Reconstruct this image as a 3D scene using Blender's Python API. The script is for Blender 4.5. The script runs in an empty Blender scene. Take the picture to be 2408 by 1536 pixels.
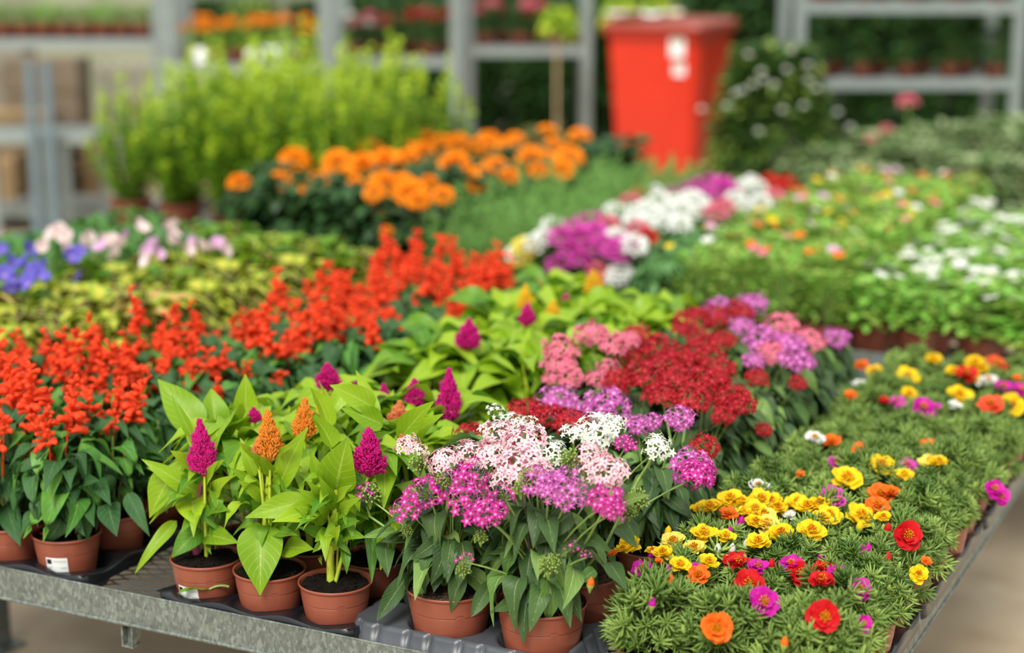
import bpy, math, random
import numpy as np
from mathutils import Vector, Matrix

# ------------------------------------------------------------------ camera, world, light, exposure
F = 4133.0                       # focal length in pixels of the 2408 px wide frame
PITCH = math.atan(933 / F)
CAMZ = 1.80
sc = bpy.context.scene
cd = bpy.data.cameras.new('camera')
cam = bpy.data.objects.new('camera', cd)
sc.collection.objects.link(cam)
sc.camera = cam
cam.location = (0, 0, CAMZ)
cam.rotation_euler = (math.pi / 2 - PITCH, 0, 0)
cd.sensor_width = 36
cd.lens = 36 * F / 2408
cd.clip_end = 200
cd.dof.use_dof = True
cd.dof.focus_distance = 2.80
cd.dof.aperture_fstop = 1.75

w = bpy.data.worlds.new('world')
sc.world = w
w.use_nodes = True
nt = w.node_tree
bg = nt.nodes['Background']
tc = nt.nodes.new('ShaderNodeTexCoord')
sp = nt.nodes.new('ShaderNodeSeparateXYZ')
rp = nt.nodes.new('ShaderNodeValToRGB')
nt.links.new(tc.outputs['Generated'], sp.inputs[0])
nt.links.new(sp.outputs['Z'], rp.inputs[0])
rp.color_ramp.elements[0].position = 0.0
rp.color_ramp.elements[0].color = (0.42, 0.44, 0.42, 1)
rp.color_ramp.elements[1].position = 0.7
rp.color_ramp.elements[1].color = (1.0, 1.0, 0.99, 1)
nt.links.new(rp.outputs[0], bg.inputs[0])
bg.inputs[1].default_value = 0.85

sd = bpy.data.lights.new('sun', 'SUN')
sd.energy = 2.8
sd.angle = math.radians(25)
sd.color = (1.0, 0.97, 0.9)
sun = bpy.data.objects.new('sun', sd)
sc.collection.objects.link(sun)
sun.rotation_euler = (math.radians(38), math.radians(-22), math.radians(10))

vs = sc.view_settings
vs.view_transform = 'Standard'
vs.look = 'None'
vs.exposure = 0.56
vs.gamma = 1
vs.use_curve_mapping = False
sc.cycles.use_denoising = True
sc.cycles.max_bounces = 6
sc.cycles.diffuse_bounces = 3
sc.cycles.transmission_bounces = 4

# ------------------------------------------------------------------ geometry of the place
A = math.radians(26.2)
U = np.array([math.sin(A), math.cos(A), 0.0])      # along the side rail, away from the camera
V = np.array([math.cos(A), -math.sin(A), 0.0])     # along the front lip, to the right
YAW = -A                                           # world yaw of the benches


def W(s, t, z=0.0):
    return V * s + U * t + np.array([0, 0, z])


def ray(px, py):
    x = (px - 1204) / F
    y = -(py - 768) / F
    return np.array([x, math.cos(PITCH) + y * math.sin(PITCH), -math.sin(PITCH) + y * math.cos(PITCH)])


CAMP = np.array([0, 0, CAMZ])


def at_z(px, py, z):
    d = ray(px, py)
    return CAMP + d * ((z - CAMZ) / d[2])


def at_t(px, py, t):
    d = ray(px, py)
    return CAMP + d * (t / float(d @ U))


def at_y(px, py, y):
    d = ray(px, py)
    return CAMP + d * (y / d[1])


RS = np.random.RandomState(11)
random.seed(5)
BZ = 0.655        # bench surface
RIM = 0.745       # rim height of the small pots

# ------------------------------------------------------------------ materials


def lin(h):
    h = h.lstrip('#')
    c = [int(h[i:i + 2], 16) / 255 for i in (0, 2, 4)]
    return tuple((x / 12.92 if x <= 0.04045 else ((x + 0.055) / 1.055) ** 2.4) for x in c) + (1,)


class NT:
    def __init__(self, name):
        self.m = bpy.data.materials.new(name)
        self.m.use_nodes = True
        self.t = self.m.node_tree
        self.b = self.t.nodes['Principled BSDF']
        self.out = self.t.nodes['Material Output']

    def n(self, kind, **kw):
        x = self.t.nodes.new('ShaderNode' + kind)
        for k, v in kw.items():
            setattr(x, k, v)
        return x

    def l(self, a, b):
        self.t.links.new(a, b)

    def math(self, op, a, b=None):
        x = self.n('Math', operation=op)
        for i, v in enumerate((a, b)):
            if v is None:
                continue
            if isinstance(v, (int, float)):
                x.inputs[i].default_value = v
            else:
                self.l(v, x.inputs[i])
        return x.outputs[0]

    def mix(self, f, a, b):
        x = self.n('Mix', data_type='RGBA')
        for s, v in ((x.inputs[0], f), (x.inputs[6], a), (x.inputs[7], b)):
            if isinstance(v, (int, float, tuple)):
                s.default_value = v
            else:
                self.l(v, s)
        return x.outputs[2]

    def noise(self, scale, detail=3, vec=None, rough=0.5):
        x = self.n('TexNoise')
        x.inputs['Scale'].default_value = scale
        x.inputs['Detail'].default_value = detail
        x.inputs['Roughness'].default_value = rough
        if vec is None:
            g = self.n('TexCoord')
            vec = g.outputs['Object']
        self.l(vec, x.inputs['Vector'])
        return x.outputs['Fac']

    def ramp(self, f, stops):
        x = self.n('ValToRGB')
        e = x.color_ramp.elements
        while len(e) < len(stops):
            e.new(0.5)
        for i, (p, c) in enumerate(stops):
            e[i].position = p
            e[i].color = c
        self.l(f, x.inputs[0])
        return x.outputs[0]

    def bump(self, h, strength=0.3, dist=0.002):
        x = self.n('Bump')
        x.inputs['Strength'].default_value = strength
        x.inputs['Distance'].default_value = dist
        self.l(h, x.inputs['Height'])
        self.l(x.outputs[0], self.b.inputs['Normal'])

    def uv(self, name='uv'):
        x = self.n('UVMap', uv_map=name)
        s = self.n('SeparateXYZ')
        self.l(x.outputs[0], s.inputs[0])
        return s.outputs[0], s.outputs[1]

    def translucent(self, col, amount):
        tr = self.n('BsdfTranslucent')
        if isinstance(col, tuple):
            tr.inputs[0].default_value = col
        else:
            self.l(col, tr.inputs[0])
        ms = self.n('MixShader')
        ms.inputs[0].default_value = amount
        self.l(self.b.outputs[0], ms.inputs[1])
        self.l(tr.outputs[0], ms.inputs[2])
        self.l(ms.outputs[0], self.out.inputs['Surface'])


MC = {}


def leaf_mat(name, c1, c2, vein=None, trans=0.3, rough=0.45, nv=7, veins=True, edge=None, bump=0.5):
    if name in MC:
        return MC[name]
    k = NT(name)
    c1, c2 = lin(c1), lin(c2)
    ru, rv = k.uv('rnd')
    u, v = k.uv('uv')
    col = k.mix(ru, c1, c2)
    n = k.noise(25, 3)
    n = k.ramp(n, [(0.35, (0, 0, 0, 1)), (0.68, (1, 1, 1, 1))])
    col = k.mix(k.math('MULTIPLY', n, 0.6), col, k.mix(rv, c2, c1))
    if veins:
        d = k.math('ABSOLUTE', k.math('SUBTRACT', u, 0.5))
        mid = k.math('SUBTRACT', 1.0, k.math('MULTIPLY', d, 22.0))
        mid = k.math('MAXIMUM', mid, 0.0)
        ph = k.math('SUBTRACT', k.math('MULTIPLY', v, float(nv)), k.math('MULTIPLY', d, nv * 0.55))
        fr = k.math('ABSOLUTE', k.math('SUBTRACT', k.math('FRACT', ph), 0.5))
        sv = k.math('MAXIMUM', k.math('SUBTRACT', 1.0, k.math('MULTIPLY', fr, 9.0)), 0.0)
        allv = k.math('MINIMUM', k.math('ADD', mid, k.math('MULTIPLY', sv, 0.45)), 1.0)
        if edge is not None:
            e = k.math('GREATER_THAN', k.math('ADD', d, k.math('MULTIPLY', k.noise(60, 2), 0.18)), 0.39)
            col = k.mix(e, col, lin(edge))
        col = k.mix(k.math('MULTIPLY', allv, 0.6), col, lin(vein or '#9db765'))
        k.bump(k.math('SUBTRACT', 0.0, allv), bump, 0.0012)
    k.l(col, k.b.inputs['Base Color'])
    k.b.inputs['Roughness'].default_value = rough
    k.b.inputs['Specular IOR Level'].default_value = 0.35
    k.translucent(col, trans)
    MC[name] = k.m
    return k.m


def petal_mat(name, outer, inner=None, pos=0.35, trans=0.35, vary=0.25, rough=0.6):
    if name in MC:
        return MC[name]
    k = NT(name)
    ru, rv = k.uv('rnd')
    u, v = k.uv('uv')
    o = lin(outer)
    dark = tuple(x * 0.55 for x in o[:3]) + (1,)
    light = tuple(min(1, x * 1.25 + 0.04) for x in o[:3]) + (1,)
    col = k.mix(ru, k.mix(vary, o, dark), k.mix(vary, o, light))
    if inner:
        f = k.ramp(v, [(pos * 0.5, (1, 1, 1, 1)), (pos * 1.4, (0, 0, 0, 1))])
        col = k.mix(f, col, lin(inner))
    k.l(col, k.b.inputs['Base Color'])
    k.b.inputs['Roughness'].default_value = rough
    k.b.inputs['Specular IOR Level'].default_value = 0.25
    k.translucent(col, trans)
    MC[name] = k.m
    return k.m


def plain(name, c, rough=0.5, metal=0.0, var=0.12, scale=30, spec=0.5, bump=0.0):
    if name in MC:
        return MC[name]
    k = NT(name)
    c = lin(c)
    n = k.noise(scale, 4)
    d = tuple(x * (1 - var) for x in c[:3]) + (1,)
    l = tuple(min(1, x * (1 + var)) for x in c[:3]) + (1,)
    k.l(k.ramp(n, [(0.3, d), (0.7, l)]), k.b.inputs['Base Color'])
    k.b.inputs['Roughness'].default_value = rough
    k.b.inputs['Metallic'].default_value = metal
    k.b.inputs['Specular IOR Level'].default_value = spec
    if bump:
        k.bump(n, bump, 0.003)
    MC[name] = k.m
    return k.m


def galvanised(name, dark='#555c58', light='#8d968f', scale=210):
    k = NT(name)
    g = k.n('TexCoord')
    mp = k.n('Mapping')
    mp.inputs['Scale'].default_value = (1, 1, 0.55)
    k.l(g.outputs['Object'], mp.inputs[0])
    v = k.n('TexVoronoi')
    v.inputs['Scale'].default_value = scale
    v.inputs['Randomness'].default_value = 1.0
    k.l(mp.outputs[0], v.inputs['Vector'])
    s = k.n('SeparateColor')
    k.l(v.outputs['Color'], s.inputs[0])
    n = k.noise(14, 5)
    n2 = k.noise(260, 3)
    f = k.math('ADD', k.math('MULTIPLY', s.outputs[0], 0.42), k.math('ADD', k.math('MULTIPLY', n, 0.42), k.math('MULTIPLY', n2, 0.3)))
    k.l(k.ramp(f, [(0.3, lin(dark)), (0.62, lin('#6e7670')), (0.9, lin(light))]), k.b.inputs['Base Color'])
    k.b.inputs['Metallic'].default_value = 0.35
    k.l(k.ramp(s.outputs[1], [(0, (0.38,) * 3 + (1,)), (1, (0.65,) * 3 + (1,))]), k.b.inputs['Roughness'])
    k.bump(f, 0.15, 0.001)
    return k.m


M_pot = plain('terracotta_plastic', '#8b4a37', 0.42, var=0.10, scale=12, spec=0.45)
M_soil = plain('potting_soil', '#17120f', 0.95, var=0.6, scale=260, spec=0.1, bump=1.0)
M_oldsoil = plain('dry_soil', '#4a3c30', 0.95, var=0.7, scale=240, spec=0.1, bump=1.0)
M_black = plain('black_plastic', '#14171b', 0.25, var=0.2, scale=20, spec=0.6)
M_grey = plain('dusty_grey_plastic', '#474b50', 0.38, var=0.25, scale=14, spec=0.5)
M_galv = galvanised('galvanised_steel')
M_mesh = plain('mesh_steel', '#4e5354', 0.5, metal=0.3)
M_white = plain('white_paper', '#e6e8e8', 0.5, var=0.03)
M_ink = plain('black_ink', '#15171a', 0.5)
M_fineink = plain('grey_ink', '#9aa0a2', 0.5)
M_stem = plain('green_stem', '#7f9a4e', 0.5, var=0.25, scale=60)
M_darkstem = plain('dark_stem', '#4d4a3a', 0.6, var=0.25, scale=60)
M_lime_stem = plain('lime_stem', '#b9c93a', 0.45, var=0.2, scale=40)
M_pink_stem = plain('magenta_stem', '#b04a6c', 0.45, var=0.2, scale=40)
M_redstem = plain('red_stem', '#a8432c', 0.5)
L_celosia = leaf_mat('lime_leaf', '#74a015', '#a3c226', '#c6d86c', trans=0.38, rough=0.4, nv=8)
L_celosia2 = leaf_mat('mid_green_leaf', '#3f7a1c', '#7ba625', '#a6c458', trans=0.35, rough=0.42, nv=8)
L_pentas = leaf_mat('pentas_leaf', '#2c4a26', '#4a6a34', '#a3b47a', trans=0.2, rough=0.48, nv=10, bump=1.0)
L_pentas2 = leaf_mat('pentas_pale_leaf', '#4d7a35', '#7f9f4f', '#b9cc88', trans=0.25, rough=0.5, nv=9)
L_salvia = leaf_mat('salvia_leaf', '#254a26', '#3c6832', '#64894f', trans=0.2, rough=0.6, nv=6)
L_salvia2 = leaf_mat('salvia_young_leaf', '#3f7a2c', '#69a03c', '#93b862', trans=0.3, rough=0.45, nv=6)
L_port = leaf_mat('moss_rose_leaf', '#456a26', '#aac766', trans=0.28, rough=0.3, veins=False)
L_rose = leaf_mat('rosemary_leaf', '#5e9440', '#93c468', trans=0.2, rough=0.5, veins=False)
L_marig = leaf_mat('marigold_leaf', '#1d3a1a', '#33561f', trans=0.15, rough=0.5, veins=False)
L_shrub = leaf_mat('box_leaf', '#5c8c18', '#8fb62a', trans=0.35, rough=0.45, veins=False)
L_shrubtip = leaf_mat('box_tip_leaf', '#a4c426', '#c8da3c', trans=0.4, rough=0.45, veins=False)
L_bacopa = leaf_mat('bacopa_leaf', '#6cb038', '#a6d862', trans=0.3, rough=0.4, veins=False)
L_mixed = leaf_mat('purslane_leaf', '#6f9436', '#adc45c', trans=0.3, rough=0.45, veins=False)
L_coleus = leaf_mat('coleus_leaf', '#3c1a1c', '#6a2a2e', '#8a8c44', trans=0.25, rough=0.5, edge='#9db22f')
L_coleus2 = leaf_mat('yellow_coleus_leaf', '#b3c22f', '#dccb58', '#e8c95c', trans=0.3, rough=0.5, edge='#8fae2e')
L_coleus3 = leaf_mat('peach_coleus_leaf', '#c8a05a', '#d9a878', '#b56a5a', trans=0.3, rough=0.5, edge='#a9b445')
L_dark = leaf_mat('dark_evergreen_leaf', '#24401c', '#48702a', trans=0.2, rough=0.5, veins=False)
L_grey = leaf_mat('grey_green_leaf', '#75905a', '#a9b886', trans=0.2, rough=0.6, veins=False)
L_dianth = leaf_mat('dianthus_leaf', '#41703a', '#6c9c58', trans=0.2, rough=0.5, veins=False)
P = dict(
    red=petal_mat('red_petal', '#d3141c', None),
    crimson=petal_mat('crimson_petal', '#ae0a1c', '#dc6070', 0.14),
    magenta=petal_mat('magenta_petal', '#cf1aa6', None),
    pink=petal_mat('pink_petal', '#d84fb4', None),
    orange=petal_mat('orange_petal', '#f2761a', None),
    coral=petal_mat('coral_petal', '#f2603c', None),
    yellow=petal_mat('yellow_petal', '#fbd61b', None, vary=0.15),
    paleyellow=petal_mat('pale_yellow_petal', '#f7e56a', None),
    white=petal_mat('white_petal', '#eef0ea', None, vary=0.08),
    p_pink=petal_mat('blush_petal', '#f7d3da', '#e0607f', 0.16, vary=0.2),
    p_mag=petal_mat('violet_pink_petal', '#cb2f98', '#f0b8dc', 0.2),
    p_lilac=petal_mat('lilac_petal', '#c95eb2', '#eebfe0', 0.2),
    p_rose=petal_mat('rose_petal', '#ec7f98', '#b02848', 0.16),
    p_white=petal_mat('pentas_white_petal', '#f1f3ec', '#dfe6c0', 0.15, vary=0.1),
    salvia=petal_mat('scarlet_petal', '#ff5628', None, trans=0.45, vary=0.25),
    s_calyx=petal_mat('scarlet_calyx', '#f4481c', None, trans=0.4),
    marigold=petal_mat('marigold_petal', '#ff9a0c', None, vary=0.2, trans=0.3),
    blue=petal_mat('violet_blue_petal', '#7267cf', '#a79ce6', 0.3),
    blush=petal_mat('pale_blush_petal', '#eed6d6', '#e8e6c8', 0.25),
    mauve=petal_mat('mauve_petal', '#dcb2d6', None),
    stamen=petal_mat('stamen_yellow', '#f2a516', None),
    c_mag=petal_mat('plume_magenta', '#e01890', '#f0a8cc', 0.2, vary=0.3, trans=0.45),
    c_orange=petal_mat('plume_orange', '#f7962a', '#f6cf6a', 0.4, vary=0.3),
    c_yellow=petal_mat('plume_yellow', '#fbcb2a', None, vary=0.2),
    c_peach=petal_mat('plume_peach', '#f3905c', '#f7c79a', 0.4, vary=0.3),
    deadflower=petal_mat('withered_petal', '#5a3a6a', None),
    budgreen=petal_mat('green_bud', '#86a04a', None, trans=0.1),
    brown=petal_mat('withered_brown', '#b59468', None, trans=0.1),
)

# ------------------------------------------------------------------ mesh builder


class MB:
    def __init__(self):
        self.V, self.Q, self.T, self.UVs, self.R, self.qm, self.tm = [], [], [], [], [], [], []
        self.n = 0

    def add(self, v, q=None, t=None, uv=None, rnd=None, mat=0):
        v = np.asarray(v, float)
        k = len(v)
        self.V.append(v)
        self.UVs.append(np.asarray(uv, float) if uv is not None else np.zeros((k, 2)))
        r = RS.rand(2) if rnd is None else rnd
        r = np.asarray(r, float)
        self.R.append(np.tile(r, (k, 1)) if r.ndim == 1 else r)
        if q is not None and len(q):
            self.Q.append(np.asarray(q, int) + self.n)
            self.qm.append(np.full(len(q), mat))
        if t is not None and len(t):
            self.T.append(np.asarray(t, int) + self.n)
            self.tm.append(np.full(len(t), mat))
        self.n += k

    def inst(self, tpl, Pn, X, Y, Z, mat=0):
        """many copies of a template (v,q,t,uv) in one go; X,Y,Z (n,3) are scaled axes"""
        v, q, t, uv = tpl
        n = len(Pn)
        if n == 0:
            return
        k = len(v)
        out = Pn[:, None] + v[None, :, 0:1] * X[:, None] + v[None, :, 1:2] * Y[:, None] + v[None, :, 2:3] * Z[:, None]
        off = (np.arange(n) * k)[:, None, None]
        Q = (q[None] + off).reshape(-1, 4) if len(q) else None
        T = (t[None] + off).reshape(-1, 3) if len(t) else None
        rn = np.repeat(RS.rand(n, 2), k, axis=0)
        self.add(out.reshape(-1, 3), Q, T, np.tile(uv, (n, 1)), rn, mat)

    def merge_tpl(self):
        V = np.concatenate(self.V)
        Q = np.concatenate(self.Q) if self.Q else np.zeros((0, 4), int)
        T = np.concatenate(self.T) if self.T else np.zeros((0, 3), int)
        return V, Q, T, np.concatenate(self.UVs)

    def mesh(self, name, mats):
        V = np.concatenate(self.V)
        Q = np.concatenate(self.Q) if self.Q else np.zeros((0, 4), int)
        T = np.concatenate(self.T) if self.T else np.zeros((0, 3), int)
        U_ = np.concatenate(self.UVs)
        R = np.concatenate(self.R)
        me = bpy.data.meshes.new(name)
        me.vertices.add(len(V))
        me.vertices.foreach_set('co', V.ravel())
        loops = np.concatenate([Q.ravel(), T.ravel()])
        me.loops.add(len(loops))
        me.loops.foreach_set('vertex_index', loops)
        npoly = len(Q) + len(T)
        me.polygons.add(npoly)
        st = np.concatenate([np.arange(len(Q)) * 4, len(Q) * 4 + np.arange(len(T)) * 3])
        me.polygons.foreach_set('loop_start', st)
        mi = np.concatenate([np.concatenate(self.qm) if self.qm else np.zeros(0), np.concatenate(self.tm) if self.tm else np.zeros(0)]).astype(int)
        me.polygons.foreach_set('material_index', mi)
        me.polygons.foreach_set('use_smooth', np.ones(npoly, bool))
        for nm, arr in (('uv', U_), ('rnd', R)):
            l = me.uv_layers.new(name=nm)
            l.data.foreach_set('uv', arr[loops].ravel())
        for m in (mats if isinstance(mats, (list, tuple)) else [mats]):
            me.materials.append(m)
        me.update(calc_edges=True)
        me.validate()
        return me

    def obj(self, name, mats, parent=None, loc=(0, 0, 0)):
        return link(name, self.mesh(name, mats), parent, loc)


COL = sc.collection


def link(name, me, parent=None, loc=(0, 0, 0), rot=None):
    o = bpy.data.objects.new(name, me)
    COL.objects.link(o)
    o.parent = parent
    o.location = Vector([float(x) for x in loc])
    if rot is not None:
        o.rotation_euler = rot
    return o


def tag(o, label=None, cat=None, group=None, kind=None):
    if label:
        o['label'] = label
    if cat:
        o['category'] = cat
    if group:
        o['group'] = group
    if kind:
        o['kind'] = kind
    return o


def empty(name, loc, yaw=0.0):
    o = link(name, None, None, loc)
    o.rotation_euler = (0, 0, yaw)
    o.empty_display_size = 0.05
    return o


def norm(a):
    a = np.asarray(a, float)
    return a / (np.linalg.norm(a, axis=-1, keepdims=True) + 1e-12)


def grid_faces(nu, nv, close=False):
    """quads for a (nv+1) x (nu+1) grid of rows, or a closed ring of nu"""
    q = []
    m = nu if close else nu + 1
    for j in range(nv):
        for i in range(nu):
            a = j * m + i
            b = j * m + (i + 1) % m
            q.append((a, b, b + m, a + m))
    return np.array(q, int)


def prof_ovate(v):      # broad near the base, long pointed tip
    return np.clip((np.sin(np.pi * np.power(v, 0.62)) ** 0.9) * (1 - 0.25 * v), 0.0, 1)


def prof_lance(v):
    return np.clip(np.sin(np.pi * np.power(v, 0.85)) ** 0.85, 0, 1)


def prof_petal(v):
    return np.clip(np.sin(np.pi * (0.08 + 0.80 * np.power(v, 1.3))) ** 0.8, 0, 1)


def prof_round(v):
    return np.clip(np.sin(np.pi * (0.04 + 0.92 * v)) ** 0.6, 0, 1)


def leaf_arr(p0, p1, p2, width, nrm=(0, 0, 1), prof=prof_ovate, nu=4, nv=8, fold=0.25, wave=0.06, teeth=0.0, petiole=0.0):
    """a leaf along the bezier p0 p1 p2; width = full width; returns v,q,uv"""
    p0, p1, p2 = (np.asarray(x, float) for x in (p0, p1, p2))
    v = np.linspace(0, 1, nv + 1)
    c = ((1 - v) ** 2)[:, None] * p0 + (2 * v * (1 - v))[:, None] * p1 + (v ** 2)[:, None] * p2
    d = norm(np.gradient(c, axis=0))
    N = np.tile(norm(nrm), (nv + 1, 1))
    X = norm(np.cross(d, N))
    N = norm(np.cross(X, d))
    vv = np.clip((v - petiole) / (1 - petiole), 0, 1)
    hw = prof(vv) * width / 2
    hw = np.maximum(hw, width * 0.012)
    u = np.linspace(-1, 1, nu + 1)
    ph = RS.rand() * 6
    L = np.linalg.norm(p2 - p0)
    if teeth:
        hw = hw * (1 + teeth * np.where(np.arange(nv + 1) % 2, 1, -1))
    lift = np.abs(u)[None] * hw[:, None] * fold + wave * L * np.sin(v[:, None] * 9 + ph + u[None] * 1.6) * (np.abs(u)[None] ** 1.5) * (hw[:, None] / (width / 2))
    pts = c[:, None] + X[:, None] * (u[None, :, None] * hw[:, None, None]) + N[:, None] * lift[:, :, None]
    uv = np.stack(np.broadcast_arrays((u[None] + 1) / 2, v[:, None]), -1).reshape(-1, 2)
    return pts.reshape(-1, 3), grid_faces(nu, nv), uv


def add_leaf(mb, p0, p2, width, bulge=0.15, nrm=(0, 0, 1), mat=0, **kw):
    p0, p2 = np.asarray(p0, float), np.asarray(p2, float)
    p1 = (p0 + p2) / 2 + norm(nrm) * bulge * np.linalg.norm(p2 - p0)
    v, q, uv = leaf_arr(p0, p1, p2, width, nrm, **kw)
    mb.add(v, q, None, uv, mat=mat)


def leaf_tpl(bend=0.3, width=0.5, prof=prof_ovate, nu=2, nv=4, fold=0.3, wave=0.03, teeth=0.0, petiole=0.0):
    """unit leaf along +Y, face +Z"""
    p0 = np.array([0, 0, 0.0])
    p2 = np.array([0, math.cos(bend), -math.sin(bend)])
    p1 = np.array([0, 0.5, 0.5 * bend * 0.6])
    v, q, uv = leaf_arr(p0, p1, p2, width, (0, 0, 1), prof, nu, nv, fold, wave, teeth, petiole)
    return v, q, np.zeros((0, 3), int), uv


def needle_tpl(bend=0.35, w=0.09):
    n = 3
    vs_, t = [], []
    for j, (y, r) in enumerate(((0, 0.6), (0.35, 1.0), (0.75, 0.8))):
        z = bend * y * y
        for i in range(n):
            a = 2 * math.pi * i / n
            vs_.append((w * r * math.cos(a), y, z + w * r * math.sin(a)))
    vs_.append((0, 1.0, bend))
    q = grid_faces(n, 2, True)
    t = [(6, 7, 9), (7, 8, 9), (8, 6, 9)]
    vs_ = np.array(vs_)
    uv = np.stack([np.full(len(vs_), 0.5), vs_[:, 1]], 1)
    return vs_, q, np.array(t), uv


def tube_arr(path, radii, n=6):
    path = np.asarray(path, float)
    radii = np.broadcast_to(np.asarray(radii, float), (len(path),))
    d = norm(np.gradient(path, axis=0))
    ref = np.array([0.3, 0.9, 0.1]) if abs(d[0][2]) > 0.8 else np.array([0, 0, 1.0])
    X = norm(np.cross(d, ref))
    Y = norm(np.cross(d, X))
    a = np.linspace(0, 2 * math.pi, n, endpoint=False)
    pts = path[:, None] + radii[:, None, None] * (np.cos(a)[None, :, None] * X[:, None] + np.sin(a)[None, :, None] * Y[:, None])
    uv = np.stack(np.broadcast_arrays(a[None] / 6.28, np.linspace(0, 1, len(path))[:, None]), -1).reshape(-1, 2)
    return pts.reshape(-1, 3), grid_faces(n, len(path) - 1, True), uv


def add_tube(mb, path, radii, n=6, mat=0):
    v, q, uv = tube_arr(path, radii, n)
    mb.add(v, q, None, uv, mat=mat)


def arc(p0, p1, sag=(0, 0, 0.0), n=6):
    p0, p1 = np.asarray(p0, float), np.asarray(p1, float)
    v = np.linspace(0, 1, n)[:, None]
    return p0 * (1 - v) + p1 * v + np.asarray(sag, float) * (4 * v * (1 - v))


def axes(D, Nh, L, Wd=None):
    """X,Y,Z axes for instances pointing along D with face normal near Nh; L length, Wd width scale"""
    D = norm(D)
    X = norm(np.cross(D, Nh))
    Z = norm(np.cross(X, D))
    L = np.asarray(L)[:, None]
    Wd = L if Wd is None else np.asarray(Wd)[:, None]
    return X * Wd, D * L, Z * Wd


def box(mb, lo, hi, mat=0, M=None):
    lo, hi = np.asarray(lo, float), np.asarray(hi, float)
    c = np.array([(x, y, z) for z in (0, 1) for y in (0, 1) for x in (0, 1)], float)
    v = lo + c * (hi - lo)
    F_ = [(0, 2, 3, 1), (4, 5, 7, 6), (0, 1, 5, 4), (2, 6, 7, 3), (0, 4, 6, 2), (1, 3, 7, 5)]
    for f in F_:                         # split corners keep flat shading
        p = v[list(f)]
        if M is not None:
            p = p @ np.asarray(M.to_3x3()).T + np.asarray(M.translation)
        mb.add(p, [(0, 1, 2, 3)], None, None, (0.5, 0.5), mat)


def lathe(mb, prof, n=32, mat=0, wob=None):
    prof = np.array(prof, float)
    a = np.linspace(0, 2 * math.pi, n, endpoint=False)
    v = np.stack([prof[:, 0:1] * np.cos(a), prof[:, 0:1] * np.sin(a), np.repeat(prof[:, 1:2], n, 1)], -1)
    if wob is not None:
        v[..., 2] += wob(v)
    mb.add(v.reshape(-1, 3), grid_faces(n, len(prof) - 1, True), None, np.tile([0.5, 0.9], (v.reshape(-1, 3).shape[0], 1)), (0.5, 0.5), mat)


# ------------------------------------------------------------------ shared part meshes
def pot_mesh(r, h, name='pot', n=40, fine=True):
    mb = MB()
    if fine:
        # rim at z=0, base at -h; the shoulder step dips around a little notch
        prof = [(r * 0.72 - 0.003, -h + 0.001), (r * 0.74, -h), (r * 0.75, -h + 0.002), (r * 0.893, -h * 0.372), (r * 0.893, -h * 0.366), (r * 0.880, -h * 0.360), (r * 0.882, -h * 0.352), (r * 0.904, -h * 0.347), (r * 0.905, -h * 0.340),
                (r * 0.945, -0.008), (r * 0.955, -0.006), (r * 0.985, -0.005), (r, -0.0025), (r * 0.995, 0), (r * 0.965, -0.0005), (r * 0.945, -0.004), (r * 0.86, -h * 0.5)]
        pr = np.array(prof)
        a = np.linspace(0, 2 * math.pi, 160, endpoint=False)
        v = np.stack([pr[:, 0:1] * np.cos(a), pr[:, 0:1] * np.sin(a), np.repeat(pr[:, 1:2], 160, 1)], -1)
        d = np.abs((a + math.pi / 2 - 0.28 + math.pi) % (2 * math.pi) - math.pi)
        bumpz = np.clip((0.12 - d) / 0.045, 0, 1) * 0.0045
        for j in (3, 4, 5, 6, 7, 8):
            v[j, :, 2] += bumpz
        mb.add(v.reshape(-1, 3), grid_faces(160, len(pr) - 1, True), None, None, (0.5, 0.5))
        # crisp thin groove under the shoulder
    else:
        lathe(mb, [(r * 0.7, -h), (r * 0.75, -h), (r * 0.9, -h * 0.35), (r * 0.93, -h * 0.33), (r * 0.96, -0.006), (r, -0.004), (r * 0.99, 0), (r * 0.95, -0.001), (r * 0.88, -h * 0.4)], 24)
    return mb.mesh(name, M_pot)


def soil_mesh(r, z=-0.010, mat=None, seed=0):
    mb = MB()
    rs = np.random.RandomState(seed)
    n, m = 28, 9
    a = np.linspace(0, 2 * math.pi, n, endpoint=False)
    rr = np.linspace(0.02, 0.955, m) * r
    v = np.stack([rr[:, None] * np.cos(a), rr[:, None] * np.sin(a), z + rs.rand(m, n) * 0.007 + 0.004 * np.cos(rr[:, None] / r * 1.5)], -1)
    mb.add(v.reshape(-1, 3), grid_faces(n, m - 1, True), None, None, (0.5, 0.5))
    for i in range(90):                       # crumbs
        q = rs.rand() ** 0.5 * r * 0.9
        an = rs.rand() * 6.28
        s = 0.0012 + rs.rand() * 0.0022
        p = np.array([q * math.cos(an), q * math.sin(an), z + 0.008])
        o = np.array([(1, 0, 0), (0, 1, 0), (-1, 0, 0), (0, -1, 0), (0, 0, 1)]) * s * (0.7 + rs.rand(5, 1) * 0.7)
        mb.add(p + o, None, [(0, 1, 4), (1, 2, 4), (2, 3, 4), (3, 0, 4)], None, (0.5, 0.5))
    return mb.mesh('soil', mat or M_soil)


POT12 = pot_mesh(0.062, 0.086)
POT12.name = 'pot_small'
POT14 = pot_mesh(0.073, 0.098)
POT14.name = 'pot_medium'
POTLO = pot_mesh(0.062, 0.086, fine=False)
POTLO.name = 'pot_plain'
SOIL = [soil_mesh(0.058, seed=i) for i in range(3)]
SOILOLD = soil_mesh(0.069, seed=8, mat=M_oldsoil)

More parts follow.
